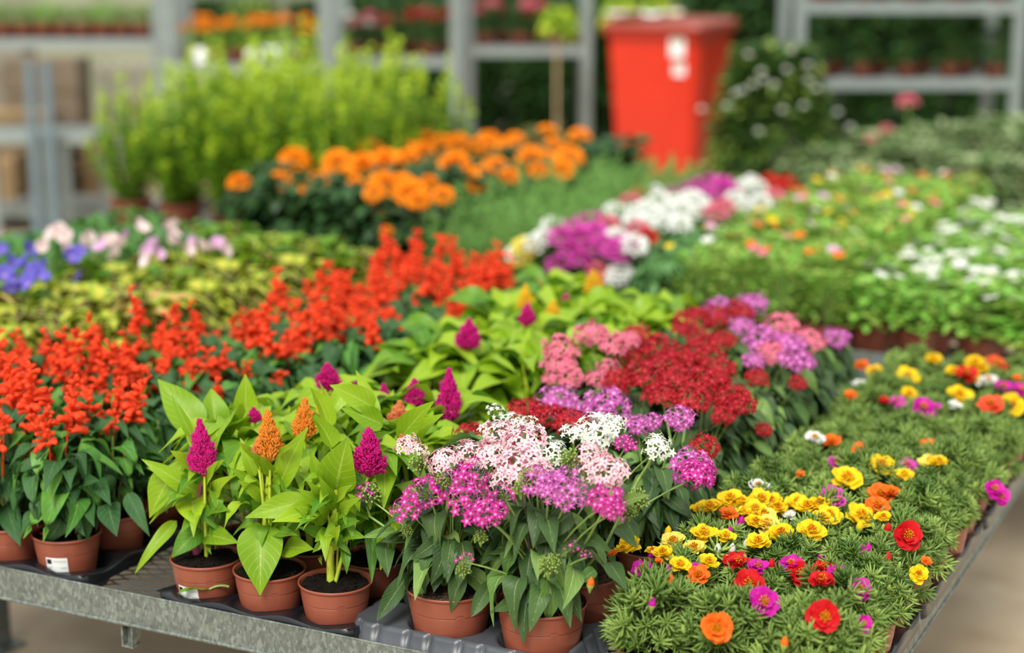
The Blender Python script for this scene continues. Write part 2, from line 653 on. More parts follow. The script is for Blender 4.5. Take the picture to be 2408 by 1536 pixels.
LEAF_OV = leaf_tpl(0.7, 0.55, prof_ovate, 4, 9, 0.3, 0.07)
LEAF_OV2 = leaf_tpl(1.15, 0.6, prof_ovate, 4, 9, 0.35, 0.07)
LEAF_LA = leaf_tpl(0.95, 0.46, prof_lance, 4, 9, 0.35, 0.08)
LEAF_SM = leaf_tpl(0.3, 0.5, prof_lance, 2, 3, 0.3, 0.02)
LEAF_RD = leaf_tpl(0.25, 0.75, prof_round, 2, 3, 0.2, 0.02)
LEAF_COL = leaf_tpl(0.6, 0.7, prof_ovate, 4, 10, 0.25, 0.05, teeth=0.08)
NEEDLE = needle_tpl()
NEEDLE2 = needle_tpl(0.1, 0.05)
PETAL = leaf_tpl(-0.25, 0.75, prof_petal, 4, 4, 0.1, 0.06)
PETALS = leaf_tpl(0.1, 0.45, prof_lance, 2, 3, 0.15, 0.0)


def sphere_dirs(n, zmin=0.0, zmax=1.0, rs=RS):
    i = np.arange(n) + 0.5
    z = zmin + (zmax - zmin) * i / n
    a = i * 2.39996 + rs.rand() * 6
    r = np.sqrt(np.maximum(0, 1 - z * z))
    d = np.stack([r * np.cos(a), r * np.sin(a), z], 1)
    return norm(d + rs.randn(n, 3) * 0.08)


def shoot_tpl(nleaf=20, L=0.019, stemlen=0.03):
    """a moss rose shoot: needles around a little stem with a rosette tip, along +Y"""
    mb = MB()
    i = np.arange(nleaf)
    f = i / (nleaf - 1)
    y = stemlen * (0.15 + 0.85 * f ** 0.38)
    a = i * 2.4
    out = np.stack([np.cos(a), np.zeros(nleaf), np.sin(a)], 1)
    D = norm(out * (1.0 - 0.15 * f[:, None] ** 2) + np.array([0, 1, 0]) * (0.15 + 0.6 * f[:, None] ** 3) + RS.randn(nleaf, 3) * 0.15)
    Pn = np.stack([np.zeros(nleaf), y, np.zeros(nleaf)], 1)
    Ls = L * (0.75 + 0.5 * RS.rand(nleaf)) * (1.05 - 0.35 * f ** 3)
    X, Y, Z = axes(D, np.tile([0, 1.0, 0], (nleaf, 1)) + 0.01, Ls)
    mb.inst(NEEDLE, Pn, X * 1.15, Y, Z * 1.15)
    return mb.merge_tpl()


def moss_mesh(seed, R=0.072, Hh=0.080, n=62):
    """moss rose foliage; origin at the pot rim centre"""
    global RS
    keep = RS
    RS = np.random.RandomState(seed)
    mb = MB()
    tp = [shoot_tpl(18), shoot_tpl(22, 0.021), shoot_tpl(15, 0.017)]
    d = sphere_dirs(n, -0.06, 1.0, RS)
    rad = np.stack([d[:, 0] * R, d[:, 1] * R, np.where(d[:, 2] > 0, d[:, 2] * Hh, d[:, 2] * 0.15)], 1) * (0.66 + 0.42 * RS.rand(n, 1))
    D = norm(d * np.array([1, 1, 0.8]) + np.array([0, 0, 0.55]) + RS.randn(n, 3) * 0.25)
    D[d[:, 2] < 0.05] = norm(d[d[:, 2] < 0.05] + np.array([0, 0, -0.35]))
    base = rad - D * 0.022
    base[:, 2] += 0.012
    for k in range(3):
        s = np.arange(n) % 3 == k
        m = s.sum()
        ones = np.ones(m) * (0.85 + 0.35 * RS.rand(m))
        X, Y, Z = axes(D[s], RS.randn(m, 3), ones)
        mb.inst(tp[k], base[s], X, Y, Z)
    # stems from the soil out to the shoots
    for j in range(0, n, 2):
        add_tube(mb, arc((0.02 * d[j, 0], 0.02 * d[j, 1], -0.01), base[j], (0, 0, 0.012), 5), [0.0016, 0.0014, 0.0012, 0.001, 0.0009], 4, 1)
    # inner fill so the cushion is not see-through
    m = 420
    dd = sphere_dirs(m, -0.1, 1.0, RS)
    pp = dd * np.array([R, R, Hh]) * (0.35 + 0.4 * RS.rand(m, 1))
    X, Y, Z = axes(dd + RS.randn(m, 3) * 0.6, RS.randn(m, 3), 0.016 + RS.rand(m) * 0.008)
    mb.inst(NEEDLE, pp, X, Y, Z)
    me = mb.mesh('foliage', [L_port, M_redstem if seed == 3 else M_darkstem])
    RS = keep
    return me


def moss_flower(col, seed, R=0.019):
    rs = np.random.RandomState(seed)
    mb = MB()
    for ring, (cnt, tilt, sc_, zz) in enumerate(((7, 0.18, 1.0, 0), (6, 0.42, 0.85, 0.001), (5, 0.75, 0.58, 0.002))):
        a = np.arange(cnt) * 2 * math.pi / cnt + ring * 0.5 + rs.randn(cnt) * 0.1
        tl = tilt + rs.randn(cnt) * 0.2
        D = np.stack([np.cos(a) * np.cos(tl), np.sin(a) * np.cos(tl), np.sin(tl)], 1)
        N = np.stack([-np.cos(a) * np.sin(tl), -np.sin(a) * np.sin(tl), np.cos(tl)], 1)
        for j in range(cnt):
            t = leaf_arr((0, 0, 0), (0, 0.5, -0.12), (0, 1, 0.05), 0.95, (0, 0, 1), prof_petal, 6, 6, 0.05, 0.13)
            L = R * sc_ * (0.9 + 0.2 * rs.rand())
            X = norm(np.cross(D[j], N[j])) * L
            v = np.array([0, 0, zz]) + t[0][:, 0:1] * X + t[0][:, 1:2] * D[j] * L + t[0][:, 2:3] * N[j] * L
            mb.add(v, t[1], None, t[2], rs.rand(2))
    return mb.mesh('flower', P[col])


def stamen_mesh(seed=0, R=0.005):
    rs = np.random.RandomState(seed)
    mb = MB()
    n = 26
    d = sphere_dirs(n, 0.15, 1, rs)
    for k in range(n):
        e = d[k] * R * (0.7 + 0.5 * rs.rand())
        add_tube(mb, [(0, 0, 0.001), e * 0.8, e], [0.0003, 0.0003, 0.0009], 4)
        o = np.array([(1, 0, 0), (0, 1, 0), (-1, 0, 0), (0, -1, 0), (0, 0, 1), (0, 0, -1)]) * 0.0009
        mb.add(e + o, None, [(0, 1, 4), (1, 2, 4), (2, 3, 4), (3, 0, 4), (1, 0, 5), (2, 1, 5), (3, 2, 5), (0, 3, 5)])
    return mb.mesh('stamens', P['stamen'])


def bud_mesh(col, R=0.0055):
    mb = MB()
    lathe(mb, [(0.0004, -0.001), (R * 0.8, 0.002), (R, 0.006), (R * 0.75, 0.011), (R * 0.1, 0.016)], 8)
    lathe(mb, [(0.001, -0.008), (R * 0.6, -0.002), (R * 1.02, 0.003), (R * 0.9, 0.005)], 8, 1)
    return mb.mesh('bud', [P[col], P['budgreen']])


# floret of a pentas: five pointed petals on a slim tube, along +Z
def floret_tpl(R=0.0108, tube=0.014, cup=0.1):
    mb = MB()
    t = leaf_arr((0, 0, 0), (0, 0.5, 0.02), (0, 1, -0.12), 0.46, (0, 0, 1), prof_lance, 2, 4, 0.2, 0.0)
    for k in range(5):
        a = 2 * math.pi * k / 5
        c, s_ = math.cos(a), math.sin(a)
        L = R
        D = np.array([c * math.cos(cup), s_ * math.cos(cup), math.sin(cup)])
        N = np.array([-c * math.sin(cup), -s_ * math.sin(cup), math.cos(cup)])
        X = np.cross(D, N)
        v = (t[0][:, 0:1] * X + t[0][:, 1:2] * D + t[0][:, 2:3] * N) * L
        mb.add(v, t[1], None, t[2])
    v, q, uv = tube_arr([(0, 0, -tube), (0, 0, -tube * 0.4), (0, 0, 0.0004)], [0.0006, 0.0008, 0.0014], 5)
    uv[:, 1] = 0.05
    mb.add(v, q, None, uv)
    return mb.merge_tpl()


FLORET = floret_tpl()
FLORET_S = floret_tpl(0.0065, 0.012, 0.25)


def pentas_head(col, seed, R=0.034, n=34, dome=0.75, buds=0.0, sparse=False):
    """domed cluster of star florets, centre of the dome's base at the origin, growing along +Z"""
    global RS
    keep = RS
    RS = rs = np.random.RandomState(seed)
    mb = MB()
    d = sphere_dirs(n, 0.02, 1.0, rs)
    rad = (0.72 + 0.42 * rs.rand(n, 1))
    Pn = d * np.array([R, R, R * dome]) * rad
    Dn = norm(d + np.array([0, 0, 0.25]) + rs.randn(n, 3) * 0.25)
    ref = norm(rs.randn(n, 3))
    X = norm(np.cross(Dn, ref))
    Y = norm(np.cross(Dn, X))
    s = (0.85 + 0.3 * rs.rand(n))[:, None]
    fresh = rs.rand(n) > buds
    mb.inst(FLORET, Pn[fresh], (X * s)[fresh], (Y * s)[fresh], (Dn * s)[fresh])
    nf = ~fresh
    mb.inst(FLORET_S, Pn[nf] * 0.9, (X * s * 0.6)[nf], (Y * s * 0.6)[nf], (Dn * s)[nf], 2)
    # pedicels
    for j in range(0, n, 1 if not sparse else 1):
        b = np.array([d[j, 0] * R * 0.15, d[j, 1] * R * 0.15, -R * 0.25])
        e = Pn[j] - Dn[j] * 0.012
        add_tube(mb, [b, (b + e) / 2, e], [0.0009, 0.0007, 0.0006], 3, 1)
    # little green buds between
    m = 30
    d2 = sphere_dirs(m, 0.0, 0.95, rs)
    oct_ = np.array([(1, 0, 0), (0, 1, 0), (-1, 0, 0), (0, -1, 0), (0, 0, 1.4), (0, 0, -1)], float)
    tp = (oct_, np.zeros((0, 4), int), np.array([(0, 1, 4), (1, 2, 4), (2, 3, 4), (3, 0, 4), (1, 0, 5), (2, 1, 5), (3, 2, 5), (0, 3, 5)]), np.zeros((6, 2)))
    s2 = np.full((m, 1), 0.0017)
    mb.inst(tp, d2 * np.array([R, R, R * dome]) * 0.75, np.tile([1.0, 0, 0], (m, 1)) * s2, np.tile([0, 1.0, 0], (m, 1)) * s2, np.tile([0, 0, 1.0], (m, 1)) * s2, 1)
    me = mb.mesh('flower_cluster', [P[col], P['budgreen'], P['deadflower']])
    RS = keep
    return me


def plume_mesh(col, seed, Hh=0.085, R=0.025, n=900):
    """celosia plume: a cone of little upright spikes, base at the origin"""
    rs = np.random.RandomState(seed)
    mb = MB()
    lathe(mb, [(0.003, -0.004), (R * 0.4, 0.004), (R * 0.5, Hh * 0.2), (R * 0.2, Hh * 0.7), (0.0005, Hh * 0.9)], 10)
    sp_ = needle_tpl(0.1, 0.16)
    Ps, Ds, Ls = [], [], []

    def cone(n_, R0, H0, c0, lean, Lf):
        g = rs.rand(n_) ** 0.9
        a = rs.rand(n_) * 6.28
        rr = R0 * (1 - g) ** 0.75 * np.minimum(1, (g + 0.10) * 5) * (0.86 + 0.2 * rs.rand(n_))
        out = np.stack([np.cos(a), np.sin(a), np.zeros(n_)], 1)
        ax = norm(np.array([lean[0], lean[1], 1.0]))
        Ps.append(c0 + out * rr[:, None] + ax * (H0 * g)[:, None])
        Ds.append(norm(out * (0.85 - 0.6 * g)[:, None] + ax + rs.randn(n_, 3) * 0.16))
        Ls.append(Lf * (1.15 - 0.4 * g) * (0.75 + 0.5 * rs.rand(n_)))
    cone(int(n * 0.5), R * 0.62, Hh * 0.93, np.zeros(3), (0, 0), 0.012)
    for j in range(9):                          # side tufts, lower ones larger
        a = j * 2.4
        f = j / 9
        c = np.array([math.cos(a), math.sin(a)])
        c0 = np.array([c[0] * R * 0.42 * (1 - f), c[1] * R * 0.42 * (1 - f), Hh * (0.02 + 0.40 * f)])
        cone(int(n * 0.07), R * 0.36 * (1 - 0.4 * f), Hh * 0.36, c0, c * 0.35, 0.010)
    Pn, D, L = np.concatenate(Ps), np.concatenate(Ds), np.concatenate(Ls)
    X, Y, Z = axes(D, rs.randn(len(Pn), 3), L)
    keepn = Pn[:, 2] > 0
    mb.inst(sp_, Pn[keepn], X[keepn], Y[keepn], Z[keepn])
    return mb.mesh('plume', P[col])


def spike_mesh(seed, L=0.10, n=26):
    """salvia spike: tubular scarlet florets in whorls on a slim red stem, base at the origin"""
    rs = np.random.RandomState(seed)
    mb = MB()
    lean = rs.randn(2) * 0.012
    path = arc((0, 0, -0.06), (lean[0], lean[1], L), (0, 0, 0), 7)
    add_tube(mb, path, np.linspace(0.0019, 0.0008, 7), 5, 1)
    tv, tq, tuv = tube_arr([(0, 0, 0), (0, 0.35, 0.02), (0, 0.7, 0.0), (0, 0.95, -0.08), (0, 1.05, -0.14)], [0.07, 0.11, 0.13, 0.17, 0.05], 6)
    tp = (tv, tq, np.zeros((0, 3), int), tuv)
    f = np.sort(rs.rand(n))
    a = rs.rand(n) * 6.28
    z = 0.004 + f * (L - 0.01)
    D = np.stack([np.cos(a), np.sin(a), 0.25 + f * 0.9 + rs.randn(n) * 0.25], 1)
    Ln = (0.025 - 0.012 * f) * (0.75 + 0.5 * rs.rand(n))
    Pn = np.stack([lean[0] * f, lean[1] * f, z], 1)
    X, Y, Z = axes(D, np.tile([0, 0, 1.0], (n, 1)), Ln)
    mb.inst(tp, Pn, X * 1.75, Y, Z * 1.6, 0)
    X, Y, Z = axes(D, np.tile([0, 0, 1.0], (n, 1)), Ln * 0.55)
    mb.inst(tp, Pn, X * 1.8, Y, Z * 1.8, 1)
    return mb.mesh('flower_spike', [P['salvia'], P['s_calyx']])


def puff_mesh(col, R=0.034, n=90, seed=0, flat=0.72, name='flower'):
    rs = np.random.RandomState(seed)
    mb = MB()
    d = sphere_dirs(n, -0.15, 1, rs)
    t = leaf_tpl(0.3, 1.0, prof_petal, 3, 2, 0.1, 0.10)
    X, Y, Z = axes(norm(d + np.array([0, 0, 0.1])), norm(np.tile([0, 0, 1.0], (n, 1)) + rs.randn(n, 3) * 0.4), np.full(n, R * 0.42))
    mb.inst(t, d * np.array([R, R, R * flat]) * 0.62, X, Y, Z)
    lathe(mb, [(0.001, -R * 0.7), (R * 0.22, -R * 0.5), (R * 0.3, -R * 0.1), (R * 0.15, 0)], 8, 1)
    return mb.mesh(name, [P[col], P['budgreen']])


def star_flower(col, n=5, R=0.012, cup=0.3, seed=0, name='flower', wid=0.8):
    rs = np.random.RandomState(seed)
    mb = MB()
    a = np.arange(n) * 2 * math.pi / n
    D = np.stack([np.cos(a), np.sin(a), np.full(n, math.tan(cup))], 1)
    X, Y, Z = axes(D, np.tile([0, 0, 1.0], (n, 1)), np.full(n, R))
    mb.inst(leaf_tpl(0.1, wid, prof_petal, 4, 3, 0.1, 0.05), np.zeros((n, 3)), X, Y, Z)
    o = np.array([(1, 0, 0.3), (0, 1, 0.3), (-1, 0, 0.3), (0, -1, 0.3), (0, 0, 1)]) * R * 0.16
    mb.add(o, None, [(0, 1, 4), (1, 2, 4), (2, 3, 4), (3, 0, 4)], None, (0.5, 0.5), 1)
    return mb.mesh(name, [P[col], P['stamen']])


# ------------------------------------------------------------------ generic foliage
def bushy(mats, n=160, R=0.08, z0=0.0, z1=0.16, L=0.05, tpl=None, seed=0, stems=7, stem_mat=None, top_mat=None, droop=0.2, shape='dome', wratio=1.0, name='foliage'):
    """leafy plant in a pot; origin at the rim centre"""
    global RS
    keep = RS
    RS = rs = np.random.RandomState(seed)
    tpl = tpl or [LEAF_OV]
    if not isinstance(tpl, list):
        tpl = [tpl]
    mb = MB()
    f = rs.rand(n) ** 0.8
    a = rs.rand(n) * 6.283
    if shape == 'dome':
        prof = np.sqrt(np.clip(1 - f ** 2 * 0.75, 0, 1)) * (0.55 + 0.45 * np.minimum(1, f * 4))
    elif shape == 'column':
        prof = 0.8 + 0.2 * f
    else:                                     # vase
        prof = 0.45 + 0.6 * f
    r = R * prof * (0.25 + 0.75 * rs.rand(n) ** 0.6)
    out = np.stack([np.cos(a), np.sin(a), np.zeros(n)], 1)
    Pn = out * r[:, None] * 0.8
    Pn[:, 2] = z0 + (z1 - z0) * f
    D = norm(out + np.array([0, 0, 1]) * (0.5 * f - droop + rs.randn(n) * 0.3)[:, None])
    Ls = L * (0.7 + 0.6 * rs.rand(n))
    X, Y, Z = axes(D, norm(np.tile([0, 0, 1.0], (n, 1)) + rs.randn(n, 3) * 0.25), Ls, Ls * wratio)
    mi = rs.randint(0, len(mats), n)
    if top_mat is not None:
        top = f > 0.72
    for k in range(len(mats)):
        for j, t in enumerate(tpl):
            s = (mi == k) & (np.arange(n) % len(tpl) == j)
            if top_mat is not None:
                s = s & ~top
            mb.inst(t, Pn[s], X[s], Y[s], Z[s], k)
    ml = list(mats)
    if top_mat is not None:
        mb.inst(tpl[0], Pn[top], X[top], Y[top], Z[top], len(ml))
        ml.append(top_mat)
    ml.append(stem_mat or M_stem)
    for j in range(stems):
        an = j * 2.4
        e = np.array([math.cos(an), math.sin(an), 0]) * R * (0.2 + 0.5 * rs.rand())
        e[2] = z0 + (z1 - z0) * (0.65 + 0.3 * rs.rand())
        add_tube(mb, arc((e[0] * 0.15, e[1] * 0.15, -0.01), e, (-e[0] * 0.1, -e[1] * 0.1, 0), 6), np.linspace(0.0026, 0.0013, 6), 5, len(ml) - 1)
    me = mb.mesh(name, ml)
    RS = keep
    return me


def bristly(mat, n=26, R=0.07, H_=0.17, per=34, nl=0.014, seed=0):
    """upright needle-leaved stems (rosemary)"""
    global RS
    keep = RS
    RS = rs = np.random.RandomState(seed)
    mb = MB()
    for j in range(n):
        a = j * 2.4
        r = R * math.sqrt((j + 0.5) / n)
        b = np.array([math.cos(a), math.sin(a), 0]) * r * 0.55
        e = np.array([math.cos(a), math.sin(a), 0]) * r
        e[2] = H_ * (0.65 + 0.5 * rs.rand())
        path = arc(b, e, (0, 0, 0), 5)
        add_tube(mb, path, np.linspace(0.0015, 0.0009, 5), 3, 1)
        g = rs.rand(per)
        Pn = b + (e - b) * g[:, None]
        an = rs.rand(per) * 6.28
        D = np.stack([np.cos(an), np.sin(an), np.full(per, 1.1)], 1)
        X, Y, Z = axes(D, rs.randn(per, 3), np.full(per, nl))
        mb.inst(NEEDLE2, Pn, X * 2, Y, Z * 2, 0)
    me = mb.mesh('foliage', [mat, M_stem])
    RS = keep
    return me

# ------------------------------------------------------------------ floor and far wall
k = NT('concrete_floor')
n1 = k.noise(0.7, 5)
n2 = k.noise(6, 6)
f = k.math('ADD', k.math('MULTIPLY', n1, 0.7), k.math('MULTIPLY', n2, 0.3))
k.l(k.ramp(f, [(0.3, lin('#a08a6c')), (0.5, lin('#c4b297')), (0.7, lin('#e0d6c4'))]), k.b.inputs['Base Color'])
k.b.inputs['Roughness'].default_value = 0.8
M_floor = k.m
mb = MB()
box(mb, (-14, -3, -0.05), (14, 17, 0.0))
fl = mb.obj('floor', M_floor)
tag(fl, kind='structure')
k = NT('weathered_panel_wall')
n1 = k.noise(1.2, 4)
k.l(k.ramp(n1, [(0.35, lin('#5d6350')), (0.6, lin('#8b8f78'))]), k.b.inputs['Base Color'])
k.b.inputs['Roughness'].default_value = 0.9
mb = MB()
box(mb, (-14, 15.5, 0), (14, 15.6, 3.2))
wl = mb.obj('wall_back', k.m)
tag(wl, kind='structure')

# ------------------------------------------------------------------ rolling benches
def bench(s0, s1, t0, t1, label, px=0.050, py=0.028, brackets=()):
    root = empty('rolling_bench', W(s0, t0, 0), YAW)
    tag(root, label, 'bench')
    Lx, Ly = s1 - s0, t1 - t0
    zt, zb = 0.69, 0.630

    def rail(name, lo, hi, outdir):
        mb = MB()
        box(mb, lo, hi)
        a, b = np.array(lo, float), np.array(hi, float)
        # folded foot and rolled top bead
        if outdir in ('y0', 'y1'):
            y = lo[1] if outdir == 'y0' else hi[1]
            add_tube(mb, [(lo[0], y, zb + 0.003), (hi[0], y, zb + 0.003)], 0.0035, 6)
            add_tube(mb, [(lo[0], (lo[1] + hi[1]) / 2, zt), (hi[0], (lo[1] + hi[1]) / 2, zt)], 0.0022, 6)
        else:
            x = lo[0] if outdir == 'x0' else hi[0]
            add_tube(mb, [(x, lo[1], zb + 0.003), (x, hi[1], zb + 0.003)], 0.0035, 6)
            add_tube(mb, [((lo[0] + hi[0]) / 2, lo[1], zt), ((lo[0] + hi[0]) / 2, hi[1], zt)], 0.0022, 6)
        mb.obj(name, M_galv, root)
    rail('front_rail', (0, 0, zb), (Lx, 0.003, zt), 'y0')
    rail('rear_rail', (0, Ly - 0.003, zb), (Lx, Ly, zt), 'y1')
    rail('side_rail', (Lx - 0.003, 0.0035, zb), (Lx, Ly - 0.0035, zt), 'x1')
    rail('side_rail', (0, 0.0035, zb), (0.003, Ly - 0.0035, zt), 'x0')
    mb = MB()                                 # expanded metal sheet: zigzag strands touching at the knuckles
    nx = int(Lx / px) * 2
    xs = np.linspace(0.004, Lx - 0.004, nx + 1)
    for j in range(int(Ly / py)):
        y = 0.012 + j * py
        for sgn in (1, -1):
            pts = np.stack([xs, y + sgn * np.where(np.arange(nx + 1) % 2, 1, -1) * py * 0.25 + (py / 2 if sgn < 0 else 0), np.full(nx + 1, BZ - 0.003) + np.where(np.arange(nx + 1) % 2, 0.0012, -0.0012)], 1)
            if pts[:, 1].max() < Ly - 0.004:
                add_tube(mb, pts, 0.0017, 4)
    mb.obj('mesh_top', M_mesh, root)
    for cy in np.arange(0.35, Ly, 0.6):       # cross bars under the sheet
        mb = MB()
        box(mb, (0.02, cy - 0.02, BZ - 0.045), (Lx - 0.02, cy + 0.02, BZ - 0.0065))
        mb.obj('cross_bar', M_galv, root)
    for cx in (0.5, Lx - 0.5):                # stands under the sheet, well back from the lip
        for cy in (0.95, Ly - 0.35):
            mb = MB()
            box(mb, (cx - 0.025, cy - 0.025, 0.0), (cx + 0.025, cy + 0.025, BZ - 0.045))
            box(mb, (cx - 0.05, cy - 0.05, 0.0), (cx + 0.05, cy + 0.05, 0.008))
            mb.obj('leg', M_galv, root)
    for bx in brackets:
        mb = MB()
        x = bx - s0
        for dx in (0.0, 0.021):
            prof = [(0.006, zb + 0.001), (0.006, zb - 0.042), (0.060, zb - 0.042 * 0.2), (0.12, zb + 0.001)]
            a = [(x + dx, p[0], p[1]) for p in prof]
            b = [(x + dx + 0.003, p[0], p[1]) for p in prof]
            mb.add(a, [(0, 3, 2, 1)])
            mb.add(b, [(0, 1, 2, 3)])
            for i in range(4):
                j = (i + 1) % 4
                mb.add([a[i], a[j], b[j], b[i]], [(0, 1, 2, 3)])
        box(mb, (x, 0.006, zb - 0.044), (x + 0.024, 0.03, zb - 0.041))
        box(mb, (x + 0.003, 0.02, zb - 0.041), (x + 0.021, 0.024, zb + 0.001))
        mb.obj('bracket', M_galv, root)
    return root


bench(-3.55, -0.609, 2.256, 4.44, 'galvanised steel bench in front, with the thick spangled lip and mesh top', brackets=(-1.868,))
bench(-4.45, -0.25, 4.545, 6.75, 'galvanised steel bench behind the first one, its rail showing past the pentas', 0.08, 0.04)


# ------------------------------------------------------------------ carrying trays
def tray_mesh(nx, ny, pitch, hole=0.0565, bottom=0.050, top=0.043, wave=0.009):
    mb = MB()
    n = 32
    a = np.linspace(0, 2 * math.pi, n, endpoint=False)
    ca, sa = np.cos(a), np.sin(a)
    hp = pitch / 2

    def zwave(x, y):     # high at the corners between cells, low at mid side
        return top - wave * 0.5 * (1 + np.cos(2 * np.pi * x / pitch) * 0.5 + np.cos(2 * np.pi * y / pitch) * 0.5)
    sq = hp / np.maximum(np.abs(ca), np.abs(sa))
    for i in range(nx):
        for j in range(ny):
            cx, cy = (i - (nx - 1) / 2) * pitch, (j - (ny - 1) / 2) * pitch
            rows = []
            bx, by = sq * ca, sq * sa
            rows.append(np.stack([cx + bx, cy + by, top - wave * 0.5 * (2 - (np.abs(bx * by) / hp / hp) * 2) + 0 * bx], 1))
            rows.append(np.stack([cx + hole * 1.06 * ca, cy + hole * 1.06 * sa, top - wave * 0.55 + wave * 0.4 * np.abs(np.sin(2 * a))], 1))
            rows.append(np.stack([cx + hole * ca, cy + hole * sa, top - wave * 0.8 + wave * 0.4 * np.abs(np.sin(2 * a))], 1))
            rows.append(np.stack([cx + bottom * ca, cy + bottom * sa, np.full(n, 0.004)], 1))
            rows.append(np.stack([cx + bottom * 0.5 * ca, cy + bottom * 0.5 * sa, np.full(n, 0.0015)], 1))
            mb.add(np.concatenate(rows), grid_faces(n, 4, True), None, None, (0.5, 0.5))
            rows = [np.stack([cx + bottom * 1.03 * ca, cy + bottom * 1.03 * sa, np.full(n, 0.0005)], 1), np.stack([cx + hole * 1.05 * ca, cy + hole * 1.05 * sa, np.full(n, top - wave)], 1)]
            mb.add(np.concatenate(rows), grid_faces(n, 1, True), None, None, (0.5, 0.5))
    # outer skirt
    hx, hy = nx * hp, ny * hp
    pts = []
    m = 10
    for (x0, y0, x1, y1, c) in ((-hx, -hy, hx, -hy, nx), (hx, -hy, hx, hy, ny), (hx, hy, -hx, hy, nx), (-hx, hy, -hx, -hy, ny)):
        for q in range(m * c):
            g = q / (m * c)
            pts.append((x0 + (x1 - x0) * g, y0 + (y1 - y0) * g, top - wave * (1 - abs(math.cos(math.pi * g * c)) ** 2)))
    pts = np.array(pts)
    rr = 0.022
    xy = pts[:, :2].copy()
    ic = np.clip(xy, [-hx + rr, -hy + rr], [hx - rr, hy - rr])
    d = xy - ic
    dl = np.linalg.norm(d, axis=1, keepdims=True)
    dirn = d / np.maximum(dl, 1e-9)
    rows = []
    for off, dz in ((0.0, 0.0), (0.0015, -0.001), (0.003, -0.010), (0.005, -0.020), (0.0055, -0.021), (0.0035, -0.021)):
        p = ic + dirn * (rr + off)
        z = pts[:, 2] + dz if dz > -0.009 else np.full(len(pts), top - 0.0 + dz) - wave * 0.3
        rows.append(np.column_stack([p, z]))
    mb.add(np.concatenate(rows), grid_faces(len(pts), len(rows) - 1, True), None, None, (0.5, 0.5))
    return mb.mesh('tray', M_black)


TR = {}


def tray(nx, ny, pitch, s, t, label, group):
    key = (nx, ny, pitch)
    if key not in TR:
        TR[key] = tray_mesh(nx, ny, pitch)
    o = link('plant_tray', TR[key], None, W(s, t, BZ + 0.0005), (0, 0, YAW))
    tag(o, label, 'tray', group)
    return o


ORD = ['first', 'second', 'third', 'fourth', 'fifth', 'sixth', 'seventh', 'eighth', 'ninth', 'tenth', 'eleventh', 'twelfth', 'thirteenth', 'fourteenth', 'fifteenth', 'sixteenth', 'seventeenth', 'eighteenth']

# grey tray under the two front pentas: a raised platform with fluted sides
def grey_tray():
    root = empty('pot_tray', W(-1.232, 2.425, BZ), YAW)
    tag(root, 'dusty grey fluted plastic tray under the two big pentas pots', 'tray')
    mb = MB()
    hx, hy, top = 0.200, 0.145, 0.052
    m = 320
    g = np.arange(m) / m
    per = 4 * (hx + hy)
    P2, N2 = [], []
    for x in g * per:
        if x < 2 * hx:
            P2.append((-hx + x, -hy))
        elif x < 2 * hx + 2 * hy:
            P2.append((hx, -hy + x - 2 * hx))
        elif x < 4 * hx + 2 * hy:
            P2.append((hx - (x - 2 * hx - 2 * hy), hy))
        else:
            P2.append((-hx, hy - (x - 4 * hx - 2 * hy)))
    P2 = np.array(P2)
    rr = 0.045
    ic = np.clip(P2, [-hx + rr, -hy + rr], [hx - rr, hy - rr])
    dirn = norm(P2 - ic)
    flute = np.zeros(m)
    for c in range(6, m, 22):
        for q_, f_ in ((-1, 0.5), (0, 1), (1, 0.5), (8, 0.5), (9, 1), (10, 0.5)):
            flute[(c + q_) % m] = f_
    holes = [(-0.038, -0.07), (0.124, -0.07), (-0.038, 0.075), (0.124, 0.075), (-0.14, 0.0)]

    def row(off, z, fl=0.0):
        return np.column_stack([ic + dirn * (rr + off - fl * flute[:, None]), np.full(m, z)])
    rows = [row(0.006, 0.016), row(0.0075, 0.018), row(0.006, 0.0205), row(-0.001, 0.021, 0.0), row(-0.006, top - 0.007, 0.010), row(-0.010, top - 0.001, 0.006), row(-0.015, top)]
    mb.add(np.concatenate(rows), grid_faces(m, len(rows) - 1, True), None, None, (0.5, 0.5))
    # the platform with round holes
    nxg, nyg = 96, 72
    X = np.linspace(-hx + 0.013, hx - 0.013, nxg)
    Y = np.linspace(-hy + 0.013, hy - 0.013, nyg)
    gx, gy = np.meshgrid(X, Y)
    z = np.full(gx.shape, top)
    for (hx_, hy_) in holes:
        q = np.hypot(gx - hx_, gy - hy_)
        R_ = 0.0675 if hx_ > -0.1 else 0.035
        z = np.minimum(z, np.where(q < R_, 0.002 + np.clip((q - R_ + 0.005) / 0.005, 0, 1) * (top - 0.002), top))
    cx, cy = np.clip(gx, -hx + rr, hx - rr), np.clip(gy, -hy + rr, hy - rr)
    q = np.hypot(gx - cx, gy - cy)
    f = np.minimum(1, (rr - 0.0145) / np.maximum(q, 1e-6))
    gx, gy = cx + (gx - cx) * f, cy + (gy - cy) * f
    mb.add(np.stack([gx, gy, z], -1).reshape(-1, 3), grid_faces(nxg - 1, nyg - 1), None, None, (0.5, 0.5))
    mb.obj('tray_top', M_grey, root)
    mb = MB()
    for (hx_, hy_) in holes:
        R_ = 0.066 if hx_ > -0.1 else 0.035
        a = np.linspace(0, 2 * math.pi, 28, endpoint=False)
        rows = [np.stack([hx_ + r * np.cos(a), hy_ + r * np.sin(a), np.full(28, zz)], 1) for r, zz in ((R_ * 0.94, 0.0008), (R_, 0.03))]
        mb.add(np.concatenate(rows), grid_faces(28, 1, True), None, None, (0.5, 0.5))
    mb.obj('cell_walls', M_black, root)


